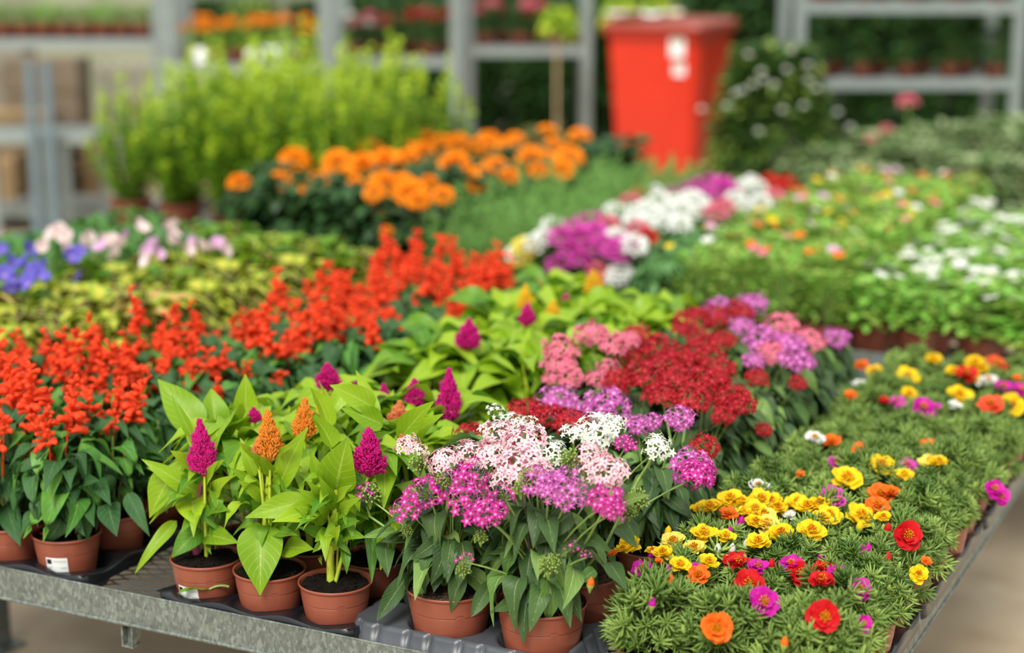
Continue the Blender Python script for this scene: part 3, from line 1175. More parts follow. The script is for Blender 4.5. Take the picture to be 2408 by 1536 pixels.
grey_tray()
for k_, t in enumerate(np.arange(2.335 + 0.125, 4.4, 0.5)):
    tray(3, 4, 0.125, -0.79, t + 0.0625, 'black plastic tray of moss roses beside the side rail, %s from the front' % ORD[k_], 'black trays under the moss roses')
for k_, t in enumerate((2.53, 3.06, 3.59)):
    tray(3, 4 if k_ else 4, 0.13, -1.60, t, 'black plastic tray under the lime celosias, %s from the front' % ORD[k_], 'black trays under the celosias')
for k_, t in enumerate((2.72 + 0.20, 3.44, 3.96)):
    tray(3, 4, 0.125, -1.20, t, 'black plastic tray under the red and pink pentas, %s from the front' % ORD[k_ + 1], 'black trays under the pentas')
for k_, t in enumerate((2.53, 3.06, 3.59, 4.12)):
    for q, s in enumerate((-2.145, -2.54)):
        tray(3, 4, 0.13, s, t, 'black tray under scarlet salvias, %s from the front, %s' % (ORD[k_], 'beside the celosias' if q == 0 else 'beside the coleus'), 'black trays under the salvias')

# ------------------------------------------------------------------ plants in pots
PLANTS = []


def plant(name, s, t, fol, desc, cat, group, pot=POTLO, soil=None, rim=RIM, h=0.086, yaw=None, row=0, col=0, scale=1.0, block='', extra=None, base=None):
    if yaw is None:
        yaw = RS.rand() * 6.283
    o = empty(name, W(s, t, rim - h) if base is None else base, yaw)
    link('pot', pot, o, (0, 0, h))
    link('soil', soil or SOIL[RS.randint(3)], o, (0, 0, h))
    if fol is not None:
        f_ = link('foliage', fol, o, (0, 0, h))
        f_.scale = (scale, scale, scale * ((0.94 + 0.12 * RS.rand()) if block != 'moss' else (0.88 + 0.26 * RS.rand())))
    d = dict(o=o, s=s, t=t, yaw=yaw, h=h, loc=np.array(o.location), name=name, desc=desc, cat=cat, group=group, row=row, col=col, block=block, fl=[], extra=extra)
    PLANTS.append(d)
    return d


def add_part(p, name, me, wpos, direction=(0, 0, 1), scale=1.0, spin=None, colour=None, label=None, worldspace=True):
    """attach a part of plant p at a world position, its own +Z pointing along direction"""
    R_ = Matrix.Rotation(-p['yaw'], 3, 'Z')
    lp = R_ @ Vector([float(x) for x in (np.asarray(wpos) - p['loc'])]) if worldspace else Vector([float(x) for x in wpos])
    dv = Vector([float(x) for x in direction]).normalized()
    if worldspace:
        dv = R_ @ dv
    q = dv.to_track_quat('Z', 'Y')
    q = q @ Matrix.Rotation(RS.rand() * 6.28 if spin is None else spin, 3, 'Z').to_quaternion()
    o = link(name, me, p['o'], lp)
    o.rotation_euler = q.to_euler()
    o.scale = (scale,) * 3
    if colour:
        p['fl'].append(colour)
    if label:
        o['label'] = label
    return o


def nearest(w_, name):
    best = None
    for p in PLANTS:
        if p['name'] == name:
            d = math.hypot(w_[0] - p['loc'][0], w_[1] - p['loc'][1])
            if best is None or d < best[0]:
                best = (d, p)
    return best[1], best[0]


# --- moss roses (front bench, beside the side rail)
MOSS = [moss_mesh(i + 1) for i in range(4)]
COLS = (-0.915, -0.79, -0.665)
for r in range(14):
    for c, s in enumerate(COLS):
        t = 2.335 + r * 0.125
        plant('moss_rose', s + RS.randn() * 0.004, t + RS.randn() * 0.004, MOSS[RS.randint(4)], 'moss rose', 'potted plant', 'moss roses on the front bench',
              pot=POT12 if (r < 5 or c == 2) else POTLO, row=r, col=2 - c, scale=0.96 + RS.rand() * 0.12, block='moss')


def moss_canopy(x, y, plants, R=0.098, Hh=0.098):
    z = -1
    for p in plants:
        q = ((x - p['loc'][0]) ** 2 + (y - p['loc'][1]) ** 2) / (R * R)
        if q < 1:
            z = max(z, p['loc'][2] + p['h'] + 0.004 + Hh * math.sqrt(1 - q) * 0.93)
    return z


def march(px, py, plants, R=0.098, Hh=0.098, ztop=0.92, zlow=0.70):
    a, b = at_z(px, py, ztop), at_z(px, py, zlow)
    for g in np.linspace(0, 1, 70):
        p = a + (b - a) * g
        if p[2] <= moss_canopy(p[0], p[1], plants, R, Hh):
            return p
    return at_z(px, py, 0.83)


FM = {c: [moss_flower(c, i * 7 + 3) for i in range(2)] for c in ('red', 'magenta', 'orange', 'yellow', 'paleyellow', 'white', 'pink', 'coral')}
ST = stamen_mesh()
BUDM = {c: bud_mesh(c) for c in ('magenta', 'red', 'white', 'orange', 'yellow', 'budgreen')}
mossp = [p for p in PLANTS if p['block'] == 'moss']
TOCAM = norm(-ray(1204, 900))
flw = [  # px, py, radius px, colour, facing (0 up .. 1 at the camera)
    (2126, 1270, 30, 'red', 0.95), (1762, 1385, 31, 'red', 0.7), (1724, 1330, 27, 'red', 0.15), (1740, 1338, 24, 'red', 0.1), (1877, 1360, 29, 'red', 0.5), (1932, 1380, 27, 'red', 0.2),
    (1906, 1372, 20, 'red', 0.3), (1940, 1347, 22, 'red', 0.1), (1934, 1462, 34, 'red', 0.95), (1990, 1358, 14, 'red', 0.2), (1787, 1429, 33, 'magenta', 0.8), (1517, 1355, 26, 'magenta', 0.2),
    (1856, 1339, 25, 'magenta', 0.2), (1781, 1347, 22, 'magenta', 0.3), (1968, 1364, 24, 'magenta', 0.3), (2015, 1399, 25, 'magenta', 0.6), (2019, 1477, 18, 'magenta', 0.9), (1634, 1347, 15, 'magenta', 0.2),
    (1685, 1485, 33, 'orange', 0.95), (1637, 1364, 24, 'orange', 0.4), (2076, 1176, 28, 'orange', 0.5), (2064, 1205, 25, 'orange', 0.5), (2098, 1168, 18, 'orange', 0.3), (2028, 1071, 21, 'orange', 0.4), (1952, 1048, 20, 'orange', 0.3),
    (2187, 1058, 19, 'orange', 0.3), (1552, 1331, 9, 'orange', 0.3), (1448, 1312, 10, 'orange', 0.3),
    (1486, 1295, 25, 'yellow', 0.25), (1472, 1304, 18, 'yellow', 0.2), (1588, 1289, 28, 'paleyellow', 0.2), (1560, 1316, 24, 'yellow', 0.2), (1538, 1309, 16, 'yellow', 0.2), (1655, 1270, 28, 'yellow', 0.25), (1634, 1301, 26, 'paleyellow', 0.2),
    (1598, 1341, 22, 'yellow', 0.3), (1660, 1335, 22, 'yellow', 0.2), (1672, 1207, 26, 'yellow', 0.2), (1650, 1212, 20, 'yellow', 0.2), (1716, 1192, 30, 'yellow', 0.25), (1740, 1195, 24, 'yellow', 0.2), (1788, 1188, 28, 'yellow', 0.25), (1808, 1192, 26, 'yellow', 0.2),
    (1770, 1213, 26, 'yellow', 0.25), (1790, 1228, 30, 'paleyellow', 0.3), (1810, 1248, 28, 'paleyellow', 0.3), (1772, 1240, 24, 'yellow', 0.25), (1824, 1205, 24, 'yellow', 0.2), (1840, 1268, 30, 'yellow', 0.3), (1785, 1289, 26, 'yellow', 0.3), (1880, 1198, 27, 'yellow', 0.25),
    (1900, 1204, 26, 'yellow', 0.25), (1927, 1199, 26, 'yellow', 0.25), (1948, 1226, 28, 'yellow', 0.25), (1930, 1232, 22, 'yellow', 0.2), (2017, 1226, 31, 'yellow', 0.35), (1906, 1264, 31, 'yellow', 0.25), (1703, 1274, 20, 'yellow', 0.2), (2149, 1356, 20, 'yellow', 0.6),
    (1990, 1140, 32, 'yellow', 0.35), (2068, 1108, 28, 'yellow', 0.3), (2190, 1099, 25, 'paleyellow', 0.2), (2205, 1101, 22, 'yellow', 0.2), (2130, 1130, 20, 'yellow', 0.2), (1712, 1221, 20, 'orange', 0.2), (1745, 1215, 16, 'yellow', 0.2), (2078, 1228, 18, 'yellow', 0.3), (2168, 1328, 12, 'orange', 0.4),
    (1952, 1178, 25, 'pink', 0.3), (1965, 1192, 18, 'pink', 0.3), (1961, 1102, 22, 'pink', 0.3), (2126, 1104, 20, 'pink', 0.3), (2326, 1156, 20, 'magenta', 0.5), (2340, 1172, 20, 'magenta', 0.6),
    (1783, 1159, 24, 'white', 0.2), (1862, 1222, 15, 'white', 0.2), (1915, 1044, 22, 'white', 0.2),
    (2130, 897, 25, 'yellow', 0.3), (2058, 882, 17, 'yellow', 0.3), (2190, 855, 19, 'yellow', 0.3), (2290, 862, 20, 'yellow', 0.3), (2302, 878, 20, 'yellow', 0.3), (2132, 935, 18, 'yellow', 0.4), (2250, 940, 26, 'yellow', 0.3), (2375, 961, 25, 'yellow', 0.8), (2239, 884, 16, 'yellow', 0.3), (2290, 902, 14, 'yellow', 0.3),
    (2028, 869, 16, 'orange', 0.3), (2337, 869, 26, 'coral', 0.4), (2326, 965, 26, 'coral', 0.4), (2001, 940, 14, 'orange', 0.3), (2388, 899, 10, 'orange', 0.3), (1877, 1125, 10, 'orange', 0.4),
    (2269, 891, 24, 'red', 0.3), (2073, 950, 12, 'red', 0.4), (2022, 912, 13, 'white', 0.2), (2326, 908, 22, 'white', 0.2), (2239, 963, 14, 'white', 0.2), (2167, 972, 24, 'magenta', 0.5), (2112, 955, 17, 'pink', 0.3), (2124, 965, 14, 'pink', 0.3), (2356, 923, 20, 'magenta', 0.4), (2394, 929, 18, 'magenta', 0.4), (2200, 965, 10, 'pink', 0.3),
]
for i, (px, py, rp_, c, fc) in enumerate(flw):
    pos = march(px, py, mossp)
    p, dist = nearest(pos, 'moss_rose')
    depth = float(np.linalg.norm(pos - CAMP))
    R_ = rp_ * depth / F * 1.2
    up = norm(pos - (p['loc'] + np.array([0, 0, 0.05])))
    pos = pos + up * 0.009 + TOCAM * 0.006
    d = norm(np.array([0, 0, 1.0]) * (1 - fc) + TOCAM * fc * 1.1 + up * 0.35)
    fo = add_part(p, 'flower', FM[c][i % 2], pos, d, R_ / 0.019, colour=c, label='%s petals' % {'paleyellow': 'pale yellow', 'pink': 'pink'}.get(c, c))
    if rp_ > 15:
        so = link('stamens', ST, fo, (0, 0, 0.0035)).scale = (1.25, 1.25, 1.5)
    if p['t'] < 2.9:
        pass
buds = [(1531, 1317, 'magenta'), (1569, 1352, 'magenta'), (1532, 1430, 'magenta'), (1730, 1247, 'magenta'), (1742, 1236, 'magenta'), (1713, 1262, 'magenta'), (1930, 1318, 'magenta'), (2024, 1307, 'magenta'), (2040, 1301, 'magenta'),
        (1812, 1338, 'red'), (2086, 1322, 'red'), (2086, 1253, 'red'), (1754, 1290, 'white'), (1720, 1301, 'white'), (1686, 1302, 'white'), (1570, 1260, 'yellow'), (1843, 1523, 'orange'), (1388, 1382, 'orange'), (1575, 1375, 'orange'), (1756, 1194, 'orange'), (2020, 1248, 'yellow')]
for (px, py, c) in buds:
    pos = march(px, py, mossp)
    p, _ = nearest(pos, 'moss_rose')
    add_part(p, 'bud', BUDM[c], pos, (0.1, -0.1, 1), 1.15, label='%s bud' % c)
for p in mossp:                                   # small green buds and withered ones
    if p['t'] < 3.2:
        for j in range(5):
            a, q = RS.rand() * 6.28, RS.rand() ** 0.5 * 0.085
            z = p['h'] + 0.006 + 0.098 * math.sqrt(max(0, 1 - (q / 0.098) ** 2)) * 0.93
            add_part(p, 'bud', BUDM['budgreen'], (q * math.cos(a), q * math.sin(a), z), (math.cos(a) * .4, math.sin(a) * .4, 1), 0.6, worldspace=False)

# --- celosias
CEL = [bushy([L_celosia, L_celosia, L_celosia, L_celosia2], 36, 0.078, 0.04, 0.19, 0.098, [LEAF_OV], 20 + i, 3, M_lime_stem, droop=-0.35, wratio=1.0) for i in range(3)]
CELL = [bushy([L_celosia, L_celosia2], 26, 0.05, 0.03, 0.15, 0.05, [LEAF_OV, LEAF_LA], 40 + i, 2, M_lime_stem, droop=-0.2) for i in range(2)]
PL = {c: [plume_mesh('c_' + c, i) for i in range(2)] for c in ('mag', 'orange', 'yellow', 'peach')}


def hero_mesh(p, leaves, mats, name='foliage', stems=(), tofs=-0.05, base_me=None):
    """leaves given by where base and tip stand: (px0,py0,px1,py1,width_px,mat,[t0,t1],[bulge])"""
    mb = MB()
    for L_ in leaves:
        px0, py0, px1, py1, wp, m = L_[:6]
        t0 = p['t'] + (L_[6] if len(L_) > 6 else 0.0)
        t1 = p['t'] + (L_[7] if len(L_) > 7 else tofs)
        bul = (L_[8] if len(L_) > 8 else 0.14) + 0.06
        a, b = at_t(px0, py0, t0), at_t(px1, py1, t1)
        depth = float(np.linalg.norm((a + b) / 2 - CAMP))
        nr = norm(TOCAM + np.array([0, 0, 0.35]))
        add_leaf(mb, a - p['loc'], b - p['loc'], wp * depth / F, bul, nr, m, nu=6, nv=16, prof=L_[9] if len(L_) > 9 else prof_ovate, fold=0.30, wave=0.032)
    for (pts, r0, r1, m) in stems:
        w_ = [at_t(x, y, p['t'] + dt) - p['loc'] for (x, y, dt) in pts]
        w_ = np.array(w_)
        v = np.linspace(0, len(w_) - 1, 4 * len(w_))
        pth = np.stack([np.interp(v, np.arange(len(w_)), w_[:, i]) for i in range(3)], 1)
        add_tube(mb, pth, np.linspace(r0, r1, len(pth)), 8, m)
    return mb.obj(name, mats, p['o'])


def label_sticker(p, R_, zc, ang, wdt=0.042, hgt=0.030):
    """paper price label curved round the pot, with print"""
    o = None
    mb = MB()

    def patch(u0, u1, v0, v1, off, mat):
        n = 8
        uu = np.linspace(u0, u1, n + 1)
        rows = []
        for vv in (v0, v1):
            z = zc - hgt / 2 + vv * hgt
            r = R_(z) + off
            a = ang + (uu - 0.5) * wdt / r
            rows.append(np.stack([r * np.cos(a), r * np.sin(a), np.full(n + 1, z)], 1))
        mb.add(np.concatenate(rows), grid_faces(n, 1), None, None, (0.5, 0.5), mat)
    patch(0, 1, 0, 1, 0.0006, 0)
    patch(0.05, 0.28, 0.66, 0.92, 0.0009, 1)
    for v in (0.84, 0.76):
        patch(0.34, 0.95, v, v + 0.03, 0.0009, 2)
    patch(0.05, 0.33, 0.50, 0.53, 0.0009, 2)
    patch(0.05, 0.28, 0.42, 0.45, 0.0009, 2)
    patch(0.68, 0.95, 0.44, 0.48, 0.0009, 2)
    x = 0.18
    rs = np.random.RandomState(4)
    while x < 0.95:
        w_ = 0.006 + rs.rand() * 0.016
        patch(x, x + w_, 0.03, 0.24, 0.0009, 1)
        x += w_ + 0.008 + rs.rand() * 0.014
    o = mb.obj('price_label', [M_white, M_ink, M_fineink], p['o'], (0, 0, p['h']))
    o['label'] = 'white paper label with black block and bars'
    return o


def potR(r, h):
    return lambda z: r * np.interp(z, [-h, -h * 0.355, -0.008], [0.745, 0.9, 0.945])


cs = (-1.735, -1.605, -1.475)
cel = []
for r in range(4):
    for c, s in enumerate(cs):
        hero = r == 0
        if not hero:
            p = plant('celosia', s + RS.randn() * 0.004, 2.335 + r * 0.13, CEL[RS.randint(3)], 'lime-leaved celosia', 'potted plant', 'celosias in the front tray', pot=POT12 if r < 2 else POTLO, row=r, col=c, block='cel', rim=0.75, scale=1.06)
        else:
            p = plant('celosia', s, 2.335, None, 'lime-leaved celosia', 'potted plant', 'celosias in the front tray', pot=POT12, soil=SOIL[c], row=r, col=c, block='cel', yaw=0.0, rim=0.75)
        cel.append(p)
for r in range(6):
    for c, s in enumerate((-1.74, -1.61, -1.48)):
        cel.append(plant('celosia', s + RS.randn() * 0.006, 3.10 + r * 0.13, CEL[RS.randint(3)], 'lime-leaved celosia', 'potted plant', 'celosias behind the front tray', row=r, col=c, block='cel2', rim=0.75, scale=1.08))
for r in range(1):
    pass
CM = [L_celosia, L_celosia2, M_lime_stem, M_pink_stem]
p1, p2, p3 = cel[0], cel[1], cel[2]
hero_mesh(p1, [
    (470, 1165, 333, 1080, 52, 0), (410, 1105, 352, 1218, 78, 0, 0, -0.03), (415, 1225, 317, 1350, 36, 0, 0, -0.07), (450, 1172, 462, 1238, 78, 0), (472, 1245, 404, 1312, 62, 1), (482, 1258, 562, 1278, 58, 0),
    (452, 1030, 403, 925, 26, 0, 0, 0.0), (500, 1170, 545, 1120, 42, 0), (470, 1130, 420, 1120, 30, 0), (478, 1120, 450, 1060, 34, 0, 0, 0), (485, 1200, 540, 1200, 44, 1), (480, 1150, 512, 1085, 30, 0), (468, 1200, 425, 1255, 30, 1),
    (500, 1230, 520, 1190, 24, 1), (488, 1275, 497, 1305, 12, 1), (460, 1100, 400, 1060, 36, 0), (470, 1060, 440, 980, 40, 0, 0.02, 0.04), (484, 1130, 530, 1080, 30, 0), (445, 1140, 345, 1100, 30, 0, 0, 0.02)],
    CM, stems=[([(462, 1303, 0), (458, 1240, 0), (468, 1170, 0), (478, 1098, 0)], 0.0062, 0.003, 3)])
hero_mesh(p2, [
    (616, 1236, 612, 1400, 116, 0, -0.02, -0.07, 0.08), (722, 1178, 576, 1218, 66, 0, 0, -0.06, 0.06), (757, 1195, 640, 1228, 58, 0, 0, -0.08, 0.1), (668, 1290, 738, 1292, 56, 0, 0, -0.03), (655, 1145, 724, 1004, 66, 0, 0, -0.02, 0.06),
    (600, 1120, 565, 1030, 34, 0, 0, 0), (640, 1120, 610, 1070, 30, 0), (625, 1180, 560, 1130, 34, 0), (610, 1150, 540, 1100, 30, 0), (600, 1200, 545, 1150, 30, 1), (640, 1150, 690, 1080, 28, 0, 0, 0), (615, 1210, 590, 1175, 30, 1),
    (605, 1235, 575, 1270, 34, 1), (640, 1250, 700, 1260, 34, 1), (626, 1110, 590, 1060, 26, 0), (640, 1175, 665, 1120, 50, 0, 0.01, 0.0), (600, 1075, 560, 1040, 22, 0), (650, 1080, 700, 1040, 26, 0)],
    CM, stems=[([(622, 1322, 0), (622, 1240, 0), (628, 1150, 0), (636, 1060, 0)], 0.0055, 0.003, 2)])
hero_mesh(p3, [
    (790, 1150, 818, 1028, 106, 0, 0, -0.03, 0.06), (792, 1245, 846, 1225, 36, 1), (772, 1262, 700, 1240, 34, 1), (765, 1230, 690, 1190, 34, 0), (770, 1200, 700, 1150, 36, 0), (790, 1200, 750, 1120, 34, 0), (795, 1215, 850, 1170, 34, 0), (785, 1240, 795, 1205, 30, 0),
    (778, 1250, 740, 1275, 36, 1), (800, 1260, 860, 1265, 40, 1), (780, 1290, 800, 1235, 40, 0), (790, 1180, 830, 1140, 30, 0), (765, 1180, 720, 1130, 26, 0), (770, 1215, 745, 1180, 26, 0), (768, 1275, 735, 1300, 26, 1), (882, 1190, 874, 1372, 46, 1, 0.08, 0.0, 0.05), (895, 1215, 908, 1335, 30, 1, 0.08, 0.02),
    (760, 1150, 730, 1060, 40, 0, 0.02, 0.0), (772, 1165, 766, 1095, 30, 0), (752, 1310, 757, 1330, 10, 1), (770, 1150, 700, 1110, 34, 0, 0.02, 0.02)],
    CM, stems=[([(778, 1372, 0), (776, 1320, 0), (785, 1250, 0), (790, 1150, 0)], 0.0072, 0.004, 2)])
for p in (p1, p2, p3):
    link('side_shoots', CELL[p is p2], p['o'], (0, 0.01, p['h'] + (0.03 if p is p2 else 0.01))).scale = (0.95, 0.95, 1.05)
# tall upright leaves of the rows behind
p = cel[3]
for q in [(480, 1010, 395, 884, 92, 0, 0, 0.02, 0.05), (520, 1010, 515, 910, 78, 0, 0.02, 0.05), (590, 1000, 588, 880, 66, 0, 0.05, 0.05), (560, 1080, 470, 985, 70, 0, 0.0, 0.0)]:
    hero_mesh(p, [q], CM, name='leaf')
p = cel[4]
for q in [(650, 980, 690, 885, 60, 0, 0, 0.02), (600, 960, 640, 880, 60, 0, 0.05, 0.08), (640, 1080, 725, 935, 50, 0), (560, 1090, 600, 950, 70, 0, 0.06, 0.06)]:
    hero_mesh(p, [q], CM, name='leaf')
p = cel[5]
for q in [(880, 960, 775, 905, 66, 0), (890, 985, 842, 870, 40, 0, 0.05, 0.08), (935, 1040, 1015, 945, 64, 0), (900, 1000, 800, 960, 60, 0), (830, 900, 770, 990, 50, 0, 0.05, 0.0), (925, 1060, 1040, 975, 60, 0, 0.02, 0.0)]:
    hero_mesh(p, [q], CM, name='leaf')
label_sticker(p1, potR(0.062, 0.086), -0.056, -math.pi / 2 - 0.62 + 0.1, 0.042, 0.034)

plm = [(481, 1050, 128, 68, 'mag', 2.31), (635, 1022, 120, 66, 'orange', 2.32), (716, 985, 96, 60, 'orange', 2.42), (868, 1060, 112, 78, 'mag', 2.36), (1055, 928, 128, 64, 'mag', 2.72), (976, 922, 66, 52, 'mag', 2.70), (937, 968, 54, 50, 'peach', 2.60),
       (768, 945, 60, 50, 'yellow', 2.55), (771, 885, 64, 66, 'mag', 2.72), (905, 925, 50, 34, 'mag', 2.72), (836, 908, 26, 18, 'mag', 2.72), (600, 975, 36, 40, 'mag', 2.46), (505, 1018, 30, 14, 'mag', 2.46), (606, 1052, 40, 30, 'peach', 2.31), (1100, 785, 72, 66, 'mag', 3.1), (1241, 738, 52, 42, 'mag', 3.35),
       (1236, 700, 62, 40, 'yellow', 3.5), (1298, 730, 50, 40, 'yellow', 3.45), (1395, 665, 60, 50, 'yellow', 3.7), (1236, 772, 40, 24, 'peach', 3.35), (1412, 652, 40, 22, 'peach', 3.75), (1330, 700, 26, 22, 'mag', 3.6), (1265, 668, 26, 20, 'peach', 3.7), (1535, 708, 24, 18, 'mag', 3.75), (950, 1028, 40, 26, 'peach', 2.46)]
for i, (px, py, hp_, wp_, c, t) in enumerate(plm):
    base = at_t(px, py + hp_ * 0.5, t)
    p, _ = nearest(base, 'celosia')
    depth = float(np.linalg.norm(base - CAMP))
    s_ = hp_ * depth / F / 0.085
    o = add_part(p, 'plume', PL[c][i % 2], base, (RS.randn() * 0.06, RS.randn() * 0.06, 1), s_, colour={'mag': 'magenta'}.get(c, c), label='%s feathery plume' % {'mag': 'magenta'}.get(c, c))
    wx = wp_ * depth / F / 0.048 / s_
    o.scale = (s_ * wx, s_ * wx, s_)
    mb = MB()
    L0 = p['loc'] + np.array([0, 0, p['h'] + 0.02])
    R_ = Matrix.Rotation(-p['yaw'], 3, 'Z')
    lb = np.array(R_ @ Vector([float(x) for x in base - p['loc']]))
    add_tube(mb, arc((0, 0, p['h'] - 0.005), lb, (0, 0, 0.01), 8), np.linspace(0.0035, 0.0022, 8), 6)
    mb.obj('stem', M_lime_stem, p['o'])

# a fallen leaf lying on the tray lip
lf = MB()
a, b = at_z(418, 1396, 0.705), at_z(538, 1380, 0.712)
m_ = a + (b - a) * 0.62
add_leaf(lf, m_ - a, np.zeros(3), 0.020, 0.12, (0, 0, 1), 0, nu=6, nv=12, prof=prof_lance, fold=0.5)
add_tube(lf, arc(m_ - a, b - a, (0, 0, 0.004), 6), np.linspace(0.0016, 0.0022, 6), 6, 1)
o = lf.obj('fallen_leaf', [L_celosia2, M_stem], None, a)
tag(o, 'loose green leaf lying on the black tray in front of the first celosia', 'leaf')

# --- pentas
PEN = [bushy([L_pentas, L_pentas, L_pentas2], 90, 0.078, 0.045, 0.17, 0.062, [LEAF_LA], 60 + i, 6, M_stem, droop=-0.05, wratio=1.1) for i in range(3)]
pen = []
for c, (s, t) in enumerate(((-1.270, 2.355), (-1.108, 2.358))):
    pen.append(plant('pentas', s, t, bushy([L_pentas, L_pentas, L_pentas2], 70, 0.075, 0.015, 0.15, 0.062, [LEAF_LA], 70 + c, 6, M_stem, droop=0.1, wratio=1.1), 'pentas', 'potted plant', 'pentas on the front bench', pot=POT14, soil=SOILOLD, rim=0.770, h=0.098, yaw=0.0, row=0, col=c, block='pen'))
for c, s in enumerate((-1.27, -1.108)):
    pen.append(plant('pentas', s, 2.505, PEN[c], 'pentas', 'potted plant', 'pentas on the front bench', pot=POT14, soil=SOILOLD, rim=0.770, h=0.098, row=1, col=c, block='pen'))
for r in range(9):
    for c, s in enumerate((-1.325, -1.20, -1.075)):
        pen.append(plant('pentas', s + RS.randn() * 0.004, 2.735 + r * 0.125, PEN[RS.randint(3)], 'pentas', 'potted plant', 'pentas on the front bench', pot=POT12 if c == 2 else POTLO, row=r + 2, col=c, block='pen', scale=(0.86 if c == 2 else 1.0) + RS.rand() * 0.08))
PM = [L_pentas, L_pentas2, M_stem, M_darkstem]
LN = prof_lance
hero_mesh(pen[0], [
    (1068, 1195, 950, 1214, 56, 0), (905, 1272, 912, 1358, 50, 0, 0, -0.05), (965, 1345, 886, 1462, 44, 0, 0, -0.09, 0.1, LN), (1040, 1296, 1020, 1394, 64, 0, -0.02, -0.07), (985, 1290, 1000, 1398, 44, 0, -0.02, -0.06), (970, 1260, 890, 1275, 34, 0, 0, -0.03),
    (1160, 1365, 1108, 1452, 40, 0, -0.02, -0.08, 0.1, LN), (985, 1300, 960, 1375, 34, 0), (1060, 1250, 1100, 1200, 34, 0), (930, 1250, 850, 1265, 30, 1), (1010, 1230, 960, 1270, 40, 0), (1040, 1240, 1010, 1290, 34, 0), (1075, 1290, 1110, 1350, 44, 0), (1100, 1230, 1140, 1270, 50, 0), (1000, 1200, 930, 1200, 40, 1), (1080, 1220, 1130, 1190, 36, 1)],
    PM, name='leafy_stems', stems=[([(1045, 1400, 0), (1030, 1300, -0.02), (1052, 1190, -0.04), (1055, 1150, -0.04)], 0.0035, 0.0025, 2), ([(1050, 1400, 0), (1100, 1290, 0), (1150, 1200, -0.03), (1135, 1160, -0.05)], 0.003, 0.002, 2),
                                  ([(1030, 1400, 0), (985, 1290, 0), (975, 1220, -0.02)], 0.003, 0.002, 2), ([(1030, 1380, 0), (950, 1270, 0.0), (870, 1215, 0.0), (862, 1190, 0)], 0.0025, 0.0018, 2)])
hero_mesh(pen[1], [
    (1248, 1292, 1234, 1388, 56, 0, -0.02, -0.07), (1285, 1362, 1236, 1420, 46, 0, -0.03, -0.08), (1215, 1300, 1205, 1350, 36, 0), (1250, 1405, 1152, 1440, 50, 0, -0.02, -0.09), (1345, 1205, 1255, 1285, 62, 0, -0.03, -0.05), (1432, 1322, 1474, 1392, 46, 0, -0.02, -0.08),
    (1370, 1262, 1440, 1300, 40, 0), (1320, 1300, 1370, 1345, 44, 0), (1300, 1250, 1330, 1320, 40, 0), (1220, 1240, 1180, 1300, 44, 0), (1380, 1210, 1440, 1180, 40, 1), (1400, 1340, 1350, 1380, 34, 1), (1260, 1230, 1200, 1190, 40, 0), (1180, 1280, 1130, 1330, 40, 0), (1450, 1240, 1500, 1290, 40, 0), (1390, 1270, 1330, 1290, 34, 0), (1440, 1190, 1530, 1165, 34, 1)],
    PM, name='leafy_stems', stems=[([(1262, 1425, 0), (1250, 1330, -0.02), (1236, 1200, -0.04), (1232, 1160, -0.04)], 0.0032, 0.0025, 3), ([(1270, 1425, 0), (1300, 1290, -0.02), (1322, 1180, -0.04)], 0.003, 0.002, 2),
                                  ([(1280, 1425, 0), (1370, 1290, -0.02), (1420, 1200, -0.04)], 0.003, 0.002, 2), ([(1290, 1425, 0.02), (1420, 1290, 0.06), (1500, 1130, 0.10), (1545, 1060, 0.10)], 0.003, 0.0022, 2)])
HD = {}


def head(col, k, n=34, buds=0.0):
    key = (col, k, n, buds)
    if key not in HD:
        HD[key] = pentas_head(col, k * 13 + 5, 0.034, n, 0.75, buds)
    return HD[key]


